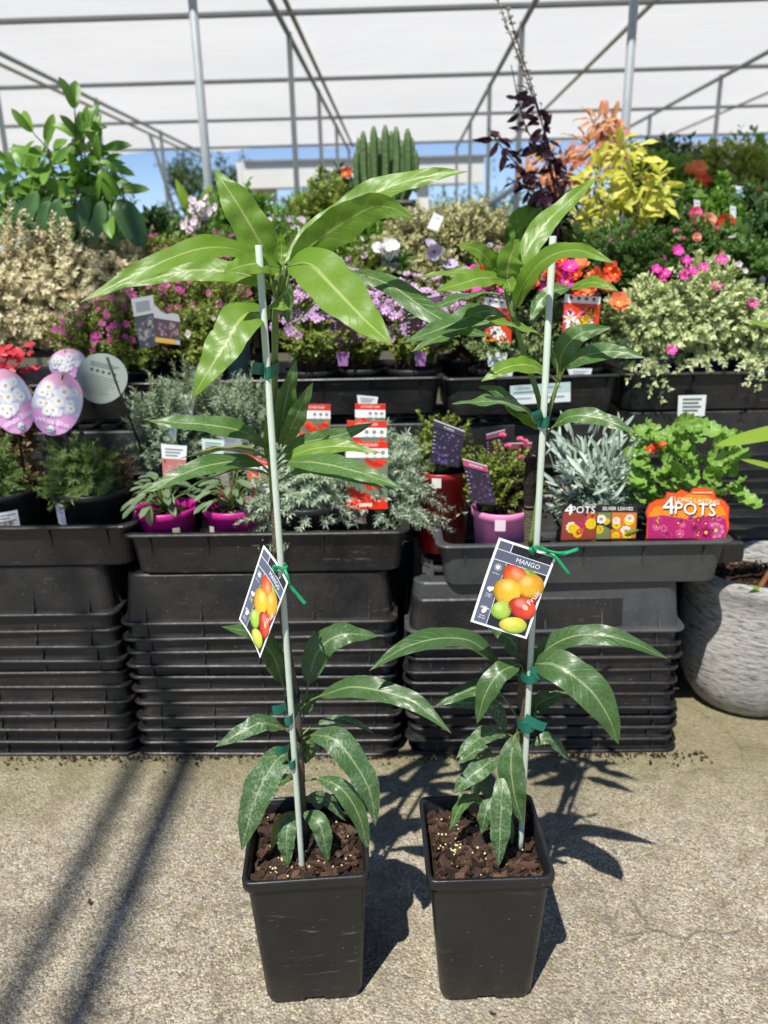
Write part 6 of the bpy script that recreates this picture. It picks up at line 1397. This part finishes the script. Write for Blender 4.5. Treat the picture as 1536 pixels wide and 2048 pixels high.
mleaf(A, YA, [(585, 1500, -.02), (550, 1525, -.06), (510, 1600, -.09), (483, 1702, -.10)], 74, o_, .75, -.1, pet=[(597, 1490, 0)], wave=.06)
mleaf(A, YA, [(585, 1557, .0), (560, 1565, .02), (540, 1588, .03)], 26, m_, .6, .3)
mleaf(A, YA, [(636, 1557, -.01), (680, 1575, -.04), (715, 1625, -.05), (738, 1705, -.05)], 46, o_, .75, .1, pet=[(602, 1562, 0)])
mleaf(A, YA, [(608, 1600, .01), (650, 1597, .03), (692, 1642, .03)], 30, o_, .6, .2)
mleaf(A, 1.15, [(590, 1623, -.0), (560, 1650, -.02), (541, 1702, -.03)], 28, 'ml_yel', .8)
mleaf(A, 1.15, [(592, 1625, -.01), (574, 1665, -.04), (575, 1737, -.05)], 42, o_, .9, .2)
mleaf(A, 1.15, [(608, 1625, -.0), (640, 1650, -.03), (657, 1724, -.04)], 44, o_, .85)
tie_band(A, 1.145, 543, 740, 26, ((530, 738), (504, 735)), 23); tie_band(A, 1.145, 584, 1411, 28, ((572, 1412), (545, 1421)), 20, ry=.048); tie_band(A, 1.145, 591, 1498, 24, ((578, 1496), (552, 1500)), 19, ry=.048)
stem(A, 1.16, [(592, 1395, 0), (594, 1385, 0), (590, 1370, 0)], .0012, .001, 'tape', 'tie_tail', 8)

# ---- right mango
RX, RY = .133, 1.152
B_ = thing('potted_mango', 'right potted mango sapling with a cut stump and its tag facing the front', 'potted sapling', (RX, RY, 0), 'mango saplings')
square_pot(B_, RX, RY, radians(2.5), .1085, .083, .30); pot_fill(B_, RX, RY, radians(2.5), .099, .268, 2)
stem(B_, 1.19, [(1012, 1668, .01), (1030, 1570), (1042, 1490), (1046, 1400), (1048, 1300), (1053, 1200), (1058, 1100), (1060, 1010)], .0105, .009, 'wood_stem', 'trunk', 60, .05, 6)
stem(B_, 1.19, [(1060, 1016), (1058, 970), (1062, 935), (1060, 916)], .0092, .0095, 'cut_dark', 'cut_stump', 18, .09, 7)
stem(B_, 1.18, [(1062, 1085), (1075, 1010), (1083, 930), (1086, 860), (1078, 800), (1056, 730), (1034, 660), (1016, 600), (1012, 575)], .0052, .0036, 'green_stem', 'shoot', 50, .03, 8)
stem(B_, 1.18, [(1082, 930), (1092, 850), (1105, 800), (1116, 765)], .0042, .003, 'green_stem', 'side_shoot', 20, .03, 9)
YB = 1.18
sp, st_ = at(1042, 1678, 1.15), at(1106, 472, 1.155)
mb = MB(); sd_ = nz(st_-sp); tube(mb, [sp-sd_*.03, sp, sp*.5+st_*.5, st_-sd_*.001, st_], [.005, .005, .005, .005, .0043], 14); mb.build('stake', M['stake'], B_)
mleaf(B_, YB, [(1022, 600, 0), (1040, 530, .0), (1085, 455, .02), (1140, 400, .04), (1198, 352, .06)], 52, n_, .85, -.3)
mleaf(B_, YB, [(1018, 582, -.01), (1015, 545, -.02), (1022, 510, -.02), (1038, 478, -.0)], 60, 'ml_new', .98, .6)
mleaf(B_, YB, [(1030, 580, .02), (1052, 535, .03), (1068, 480, .03)], 54, m_, .9, .2)
mleaf(B_, YB, [(1008, 565, -.0), (985, 530, -.02), (955, 500, -.04), (910, 489, -.05)], 42, n_, .7, .0, wave=.14)
mleaf(B_, YB, [(1034, 545, .03), (1032, 505, .04), (1020, 474, .04)], 34, m_, .9)
mleaf(B_, YB, [(1010, 560, -.02), (965, 556, -.06), (920, 568, -.09), (870, 582, -.11)], 44, n_, .6, 0)
mleaf(B_, YB, [(1028, 620, -.01), (1045, 575, -.03), (1085, 522, -.06), (1150, 500, -.10), (1232, 527, -.14)], 46, 'ml_new', .5, .45)
mleaf(B_, YB, [(1014, 560, -.03), (1020, 575, -.05), (1018, 592, -.05)], 36, 'ml_new', .7, .5)
mleaf(B_, YB, [(1140, 574, .03), (1100, 585, .02), (1075, 610, .01), (1061, 648, .0)], 36, m_, .6, 0, pet=[(1046, 690, 0), (1070, 640, .04), (1110, 590, .05)])
mleaf(B_, YB, [(1140, 576, .03), (1180, 565, .0), (1210, 570, -.02), (1238, 583, -.03)], 26, 'ml_new', .4, .5)
mleaf(B_, YB, [(1012, 632, -.01), (970, 622, -.04), (900, 650, -.07), (803, 687, -.10)], 42, m_, .55, .1, pet=[(1024, 650, 0)])
mleaf(B_, YB, [(1010, 648, -.0), (960, 648, -.01), (890, 668, -.03), (823, 704, -.04)], 36, m_, .5, .3, pet=[(1026, 660, 0)])
mleaf(B_, YB, [(990, 560, .03), (935, 545, .05), (880, 548, .06), (830, 556, .06)], 16, n_, .4)
mleaf(B_, YB, [(970, 585, .03), (910, 600, .04), (860, 620, .04), (803, 648, .03)], 30, m_, .5, .5, pet=[(1015, 590, 0)])
mleaf(B_, YB, [(1085, 668, -.01), (1040, 655, -.03), (985, 640, -.05), (928, 626, -.06)], 24, 'ml_new', .45, .2, pet=[(1115, 765, 0), (1112, 715, -.005)])
mleaf(B_, YB, [(1120, 745, 0), (1125, 705, -.01), (1160, 668, -.02), (1222, 655, -.03)], 54, m_, .85, -.1, pet=[(1116, 768, 0)])
mleaf(B_, YB, [(1130, 735, -.01), (1170, 712, -.04), (1230, 703, -.06), (1292, 716, -.08)], 42, m_, .7, 0, pet=[(1118, 762, 0)])
mleaf(B_, YB, [(1118, 745, .01), (1128, 728, .0), (1142, 712, -.01)], 20, 'ml_new', .6)
mleaf(B_, YB, [(1095, 745, -.01), (1055, 730, -.03), (1010, 736, -.05), (962, 763, -.06)], 42, 'ml_new', .6, .1, pet=[(1116, 765, 0)])
mleaf(B_, YB, [(1040, 830, .0), (1015, 800, .0), (985, 780, -.01), (955, 774, -.02)], 30, m_, .6)
mleaf(B_, YB, [(1075, 848, -.01), (1045, 818, -.03), (990, 803, -.05), (902, 808, -.06)], 36, 'ml_mid', .6, .6, wave=.16)
mleaf(B_, YB, [(1080, 858, .0), (1050, 838, .0), (1012, 818, -.0)], 22, 'ml_new', .5)
mleaf(B_, YB, [(1108, 852, -.01), (1145, 832, -.03), (1205, 838, -.05), (1277, 868, -.07)], 38, m_, .55, .1, pet=[(1088, 872, 0)])
mleaf(B_, YB, [(1000, 1325, -.01), (940, 1282, -.03), (870, 1278, -.06), (800, 1300, -.08), (738, 1342, -.10)], 50, 'ml_low', .5, .2, pet=[(1046, 1350, 0), (1025, 1345, -.005)], wave=.05)
mleaf(B_, YB, [(1040, 1318, .01), (1022, 1280, .02), (978, 1252, .02)], 46, 'ml_low', .85)
mleaf(B_, YB, [(1068, 1345, 0), (1095, 1298, -.01), (1160, 1270, -.03), (1250, 1280, -.05), (1337, 1318, -.06)], 50, 'ml_low', .6, 0, pet=[(1050, 1372, 0)])
mleaf(B_, YB, [(1062, 1330, -.02), (1110, 1330, -.06), (1175, 1375, -.09), (1215, 1430, -.10), (1237, 1489, -.10)], 86, 'ml_low', .72, 0, pet=[(1050, 1345, 0)], wave=.04)
mleaf(B_, YB, [(1040, 1328, -.02), (1000, 1345, -.05), (970, 1390, -.06), (954, 1448, -.06)], 52, 'ml_low', .75, .1, pet=[(1048, 1345, 0)])
mleaf(B_, YB, [(1005, 1392, .0), (960, 1375, -.01), (915, 1390, -.02), (870, 1414, -.03)], 38, 'ml_low', .55, .1, pet=[(1040, 1440, 0), (1022, 1415, 0)])
mleaf(B_, YB, [(1012, 1460, .01), (990, 1420, .02), (945, 1405, .02), (885, 1412, .02)], 38, o_, .6, .1)
mleaf(B_, YB, [(1063, 1432, .01), (1080, 1405, .02), (1137, 1382, .02)], 42, 'ml_low', .8, -.1, pet=[(1048, 1450, 0)])
mleaf(B_, YB, [(1062, 1490, .01), (1100, 1478, .02), (1140, 1522, .02)], 28, o_, .5, .1, pet=[(1045, 1500, 0)])
mleaf(B_, YB, [(1012, 1466, -.01), (975, 1468, -.03), (940, 1490, -.05), (912, 1517, -.06)], 40, o_, .6, .1, pet=[(1040, 1480, 0)])
mleaf(B_, YB, [(1030, 1470, -.03), (1022, 1520, -.05), (1028, 1585, -.06), (1047, 1650, -.06)], 62, o_, .85, .1, pet=[(1044, 1462, 0)])
mleaf(B_, YB, [(995, 1515, -.02), (965, 1535, -.05), (930, 1562, -.06), (905, 1588, -.06)], 46, o_, .7, 0, pet=[(1040, 1500, 0)])
mleaf(B_, YB, [(985, 1510, .01), (955, 1500, .01), (915, 1528, .0)], 32, o_, .6, .2)
mleaf(B_, YB, [(1000, 1548, -.05), (1003, 1600, -.08), (1000, 1670, -.09), (997, 1734, -.09)], 50, o_, .9, 0)
mleaf(B_, YB, [(985, 1590, -.03), (972, 1625, -.05), (963, 1668, -.05)], 36, o_, .85, .1)
mleaf(B_, YB, [(970, 1600, -.02), (930, 1602, -.04), (898, 1662, -.05)], 28, m_, .6, .4, pet=[(1020, 1600, 0)])
mleaf(B_, YB, [(985, 1600, .01), (960, 1562, .02), (945, 1605, .02)], 34, o_, .7, .3)
mleaf(B_, YB, [(1018, 1630, -.02), (1022, 1660, -.03), (1024, 1692, -.03)], 16, m_, .8)
tie_band(B_, 1.168, 1085, 838, 24, ((1078, 842), (1072, 822)), 20, ry=.027); tie_band(B_, 1.17, 1058, 1340, 40, ((1062, 1340), (1103, 1358)), 19, ry=.034); tie_band(B_, 1.17, 1052, 1436, 36, ((1050, 1436), (1091, 1455)), 20, ry=.034)

# ---- mango tags
M['fruit_print'] = attrmat('printed_mango_picture', .3)
def mango_tag(corners, dY, Y, label, bend=0.0, bendv=0.0):
    sh = Sheet(*[at(c[0], c[1], Y+d) for c, d in zip(corners, dY)], bend=bend, bendv=bendv); t = thing('fruit_tag', label, 'plant tag', sum(sh.c)/4, 'mango picture tags')
    sh.card(t, 'f4f4f2', thick=.0005); dk, slt = pm('26282c', .3), pm('5d6374', .3)
    s = .085/ .085
    sh.rect(.035, .022, .965, .978, pm('e9eaec', .3), .0003); sh.rect(.04, .025, .25, .118, slt, .0005); sh.rect(.265, .025, .96, .118, dk, .0005); sh.rect(.04, .127, .96, .238, slt, .0005)
    sh.rect(.04, .247, .262, .975, slt, .0005); sh.rect(.272, .247, .96, .975, dk, .0005)
    W_ = sh.w; f = M['fruit_print']; q = W_*1.18
    sh.fruit(.66, .325, q*.17, q*.11, 'a6bd3a', '6f9a30', .1, f, .0007); sh.fruit(.80, .50, q*.15, q*.15, 'd8452c', 'c03a28', 0, f, .0008)
    sh.fruit(.50, .385, q*.24, q*.165, 'e2542c', 'efa23c', .55, f, .0009, (.7, .3)); sh.fruit(.76, .415, q*.20, q*.175, 'ecb43a', 'd89a2c', -.2, f, .0011)
    sh.fruit(.42, .555, q*.20, q*.19, 'f0c23c', 'dca22e', .5, f, .0012, (-.3, .4)); sh.fruit(.755, .68, q*.205, q*.155, 'e2583a', 'b8302a', .1, f, .0013, (-.4, .3))
    sh.fruit(.43, .775, q*.145, q*.135, '8ebb42', 'b5cb58', -.4, f, .0013); sh.fruit(.70, .895, q*.20, q*.115, 'e6d04a', 'a9c04c', -.2, f, .0014, (.2, .5))
    sh.disc(.80, .66, q*.05, q*.035, pm('f0b8a4'), .0016, .5, 10)
    wht = pm('f2f2f2', .3)
    sh.text('MANGO', .60, .182, sh.h*.075, wht, .0008, 0, 1.0); sh.text('Fruit', .885, .53, sh.h*.085, wht, .0020, -1.15, 1.15); 
    for v0, nm in ((.32, 'Full Sun'), (.58, 'Height\nto 3m'), (.83, 'Home\nHarvest')):
        sh.text(nm, .15, v0+.075, sh.h*.026, wht, .0008)
        if nm[0] == 'F':
            sh.disc(.15, v0, q*.028, q*.028, wht, .0008); 
            for k in range(10): a = k*pi/5; sh.disc(.15+cos(a)*q*.045/sh.w, v0+sin(a)*q*.045/sh.h, q*.012, q*.005, wht, .0008, a, 6)
        elif 'eig' in nm: sh.disc(.14, v0, q*.04, q*.03, wht, .0008); sh.disc(.18, v0-.012, q*.03, q*.025, wht, .0009); sh.rect(.14, v0, .155, v0+.035, wht, .0008)
        else: sh.disc(.16, v0, q*.03, q*.045, wht, .0008, .5); sh.rect(.08, v0-.03, .24, v0-.022, wht, .0008); sh.rect(.10, v0-.045, .2, v0-.039, wht, .0008)
    sh.disc(.62, .058, q*.028, q*.028, pm('0c0c0e'), .0009); sh.disc(.62, .058, q*.020, q*.020, pm('6a6e70'), .0011)
    sh.printed(t); return t, sh
def ribbon(root, pts, w, name='ribbon'):
    P = smoothpath(pts, 20); T, A_, Bv = frames(P); mb = MB(); V = []
    for i in range(20):
        d = nz(np.cross(T[i], nz(CAMP-P[i]))); a = .5*sin(i*.5); d = nz(d*cos(a)+nz(CAMP-P[i])*sin(a)); o = nz(np.cross(T[i], d))*.0006
        V += [P[i]-d*w/2+o, P[i]+d*w/2+o, P[i]+d*w/2-o, P[i]-d*w/2-o]
    mb.add(V, [(4*i+k, 4*i+(k+1) % 4, 4*i+4+(k+1) % 4, 4*i+4+k) for i in range(19) for k in range(4)]+[(3, 2, 1, 0), (76, 77, 78, 79)]); return mb.build(name, M['tie'], root)
T2, s2 = mango_tag([(998, 1075), (1113, 1113), (1053, 1278), (941, 1243)], (-.0, -.0, -.02, -.02), 1.125, 'mango picture tag facing the front, tied to the right stake', bendv=-.004)
hole = s2.P([(.62, .058)], .002)[0]; kn = at(1083, 1102, 1.13)
tube_pts = [at(1112, 1109, 1.145), at(1085, 1102, 1.128), at(1066, 1096, 1.122), hole]
ribbon(T2, [hole, at(1060, 1098, 1.115), kn, at(1120, 1108, 1.12), at(1157, 1098, 1.125)], .0055); ribbon(T2, [hole, at(1068, 1092, 1.112), at(1090, 1100, 1.12), at(1118, 1106, 1.118), at(1150, 1101, 1.13)], .0045)
ribbon(T2, [at(1060, 1100, 1.118), kn, at(1108, 1112, 1.115), at(1128, 1135, 1.113), at(1139, 1150, 1.115)], .005)
mb = MB(); a = np.arange(14)*2*pi/13; c_ = at(1080, 1101, 1.152); tube(mb, np.stack([c_[0]+.010*np.cos(a), c_[1]+.010*np.sin(a)*1.5, c_[2]+0*a], 1), .002, 6); mb.build('ribbon_loop', M['tie'], T2)
T1, s1 = mango_tag([(527, 1090), (576, 1165), (520, 1316), (478, 1238)], (.045, -.02, -.03, .035), 1.11, 'mango picture tag turned edgewise, tied to the left stake', bend=-.004)
hole = s1.P([(.62, .058)], .002)[0]
ribbon(T1, [hole, at(548, 1133, 1.10), at(563, 1137, 1.105), at(575, 1133, 1.11)], .005); ribbon(T1, [at(575, 1165, 1.10), at(585, 1178, 1.10), at(598, 1193, 1.10), at(611, 1208, 1.10)], .0055); ribbon(T1, [at(570, 1138, 1.105), at(575, 1152, 1.098), at(580, 1170, 1.10)], .004)
mb = MB(); c_ = at(560, 1134, 1.125); tube(mb, np.stack([c_[0]+.011*np.cos(a), c_[1]+.011*np.sin(a)*1.4, c_[2]+0*a], 1), .002, 6); mb.build('ribbon_loop', M['tie'], T1)

# ------------------------------------------------------------------ litter along the foot of the crates, loose bits on the concrete
rs = np.random.RandomState(123)
mb = chips(620, lambda x, y: (x*.95-.15, 1.797-.014*abs(rs.normal())-(.05*rs.rand() if rs.rand() < .12 else 0)), .002, 9, .002, .007); mb.build('debris', M['bark'], None, smooth=False, kind='stuff')
for k, (x, y, lab) in enumerate(((182, 1808, 'small reddish bark flake lying on the concrete at the left'), (985, 2030, 'small brown bark lump on the concrete before the right pot'))):
    p = atz(x, y, 0.003); m = chips(1, lambda q, w: (p[0], p[1]), .004, 40+k, .006, .008); o = m.build('bark_flake', M['bark'], None, smooth=False); tag(o, lab, 'bark flake', 'loose bark on the concrete')
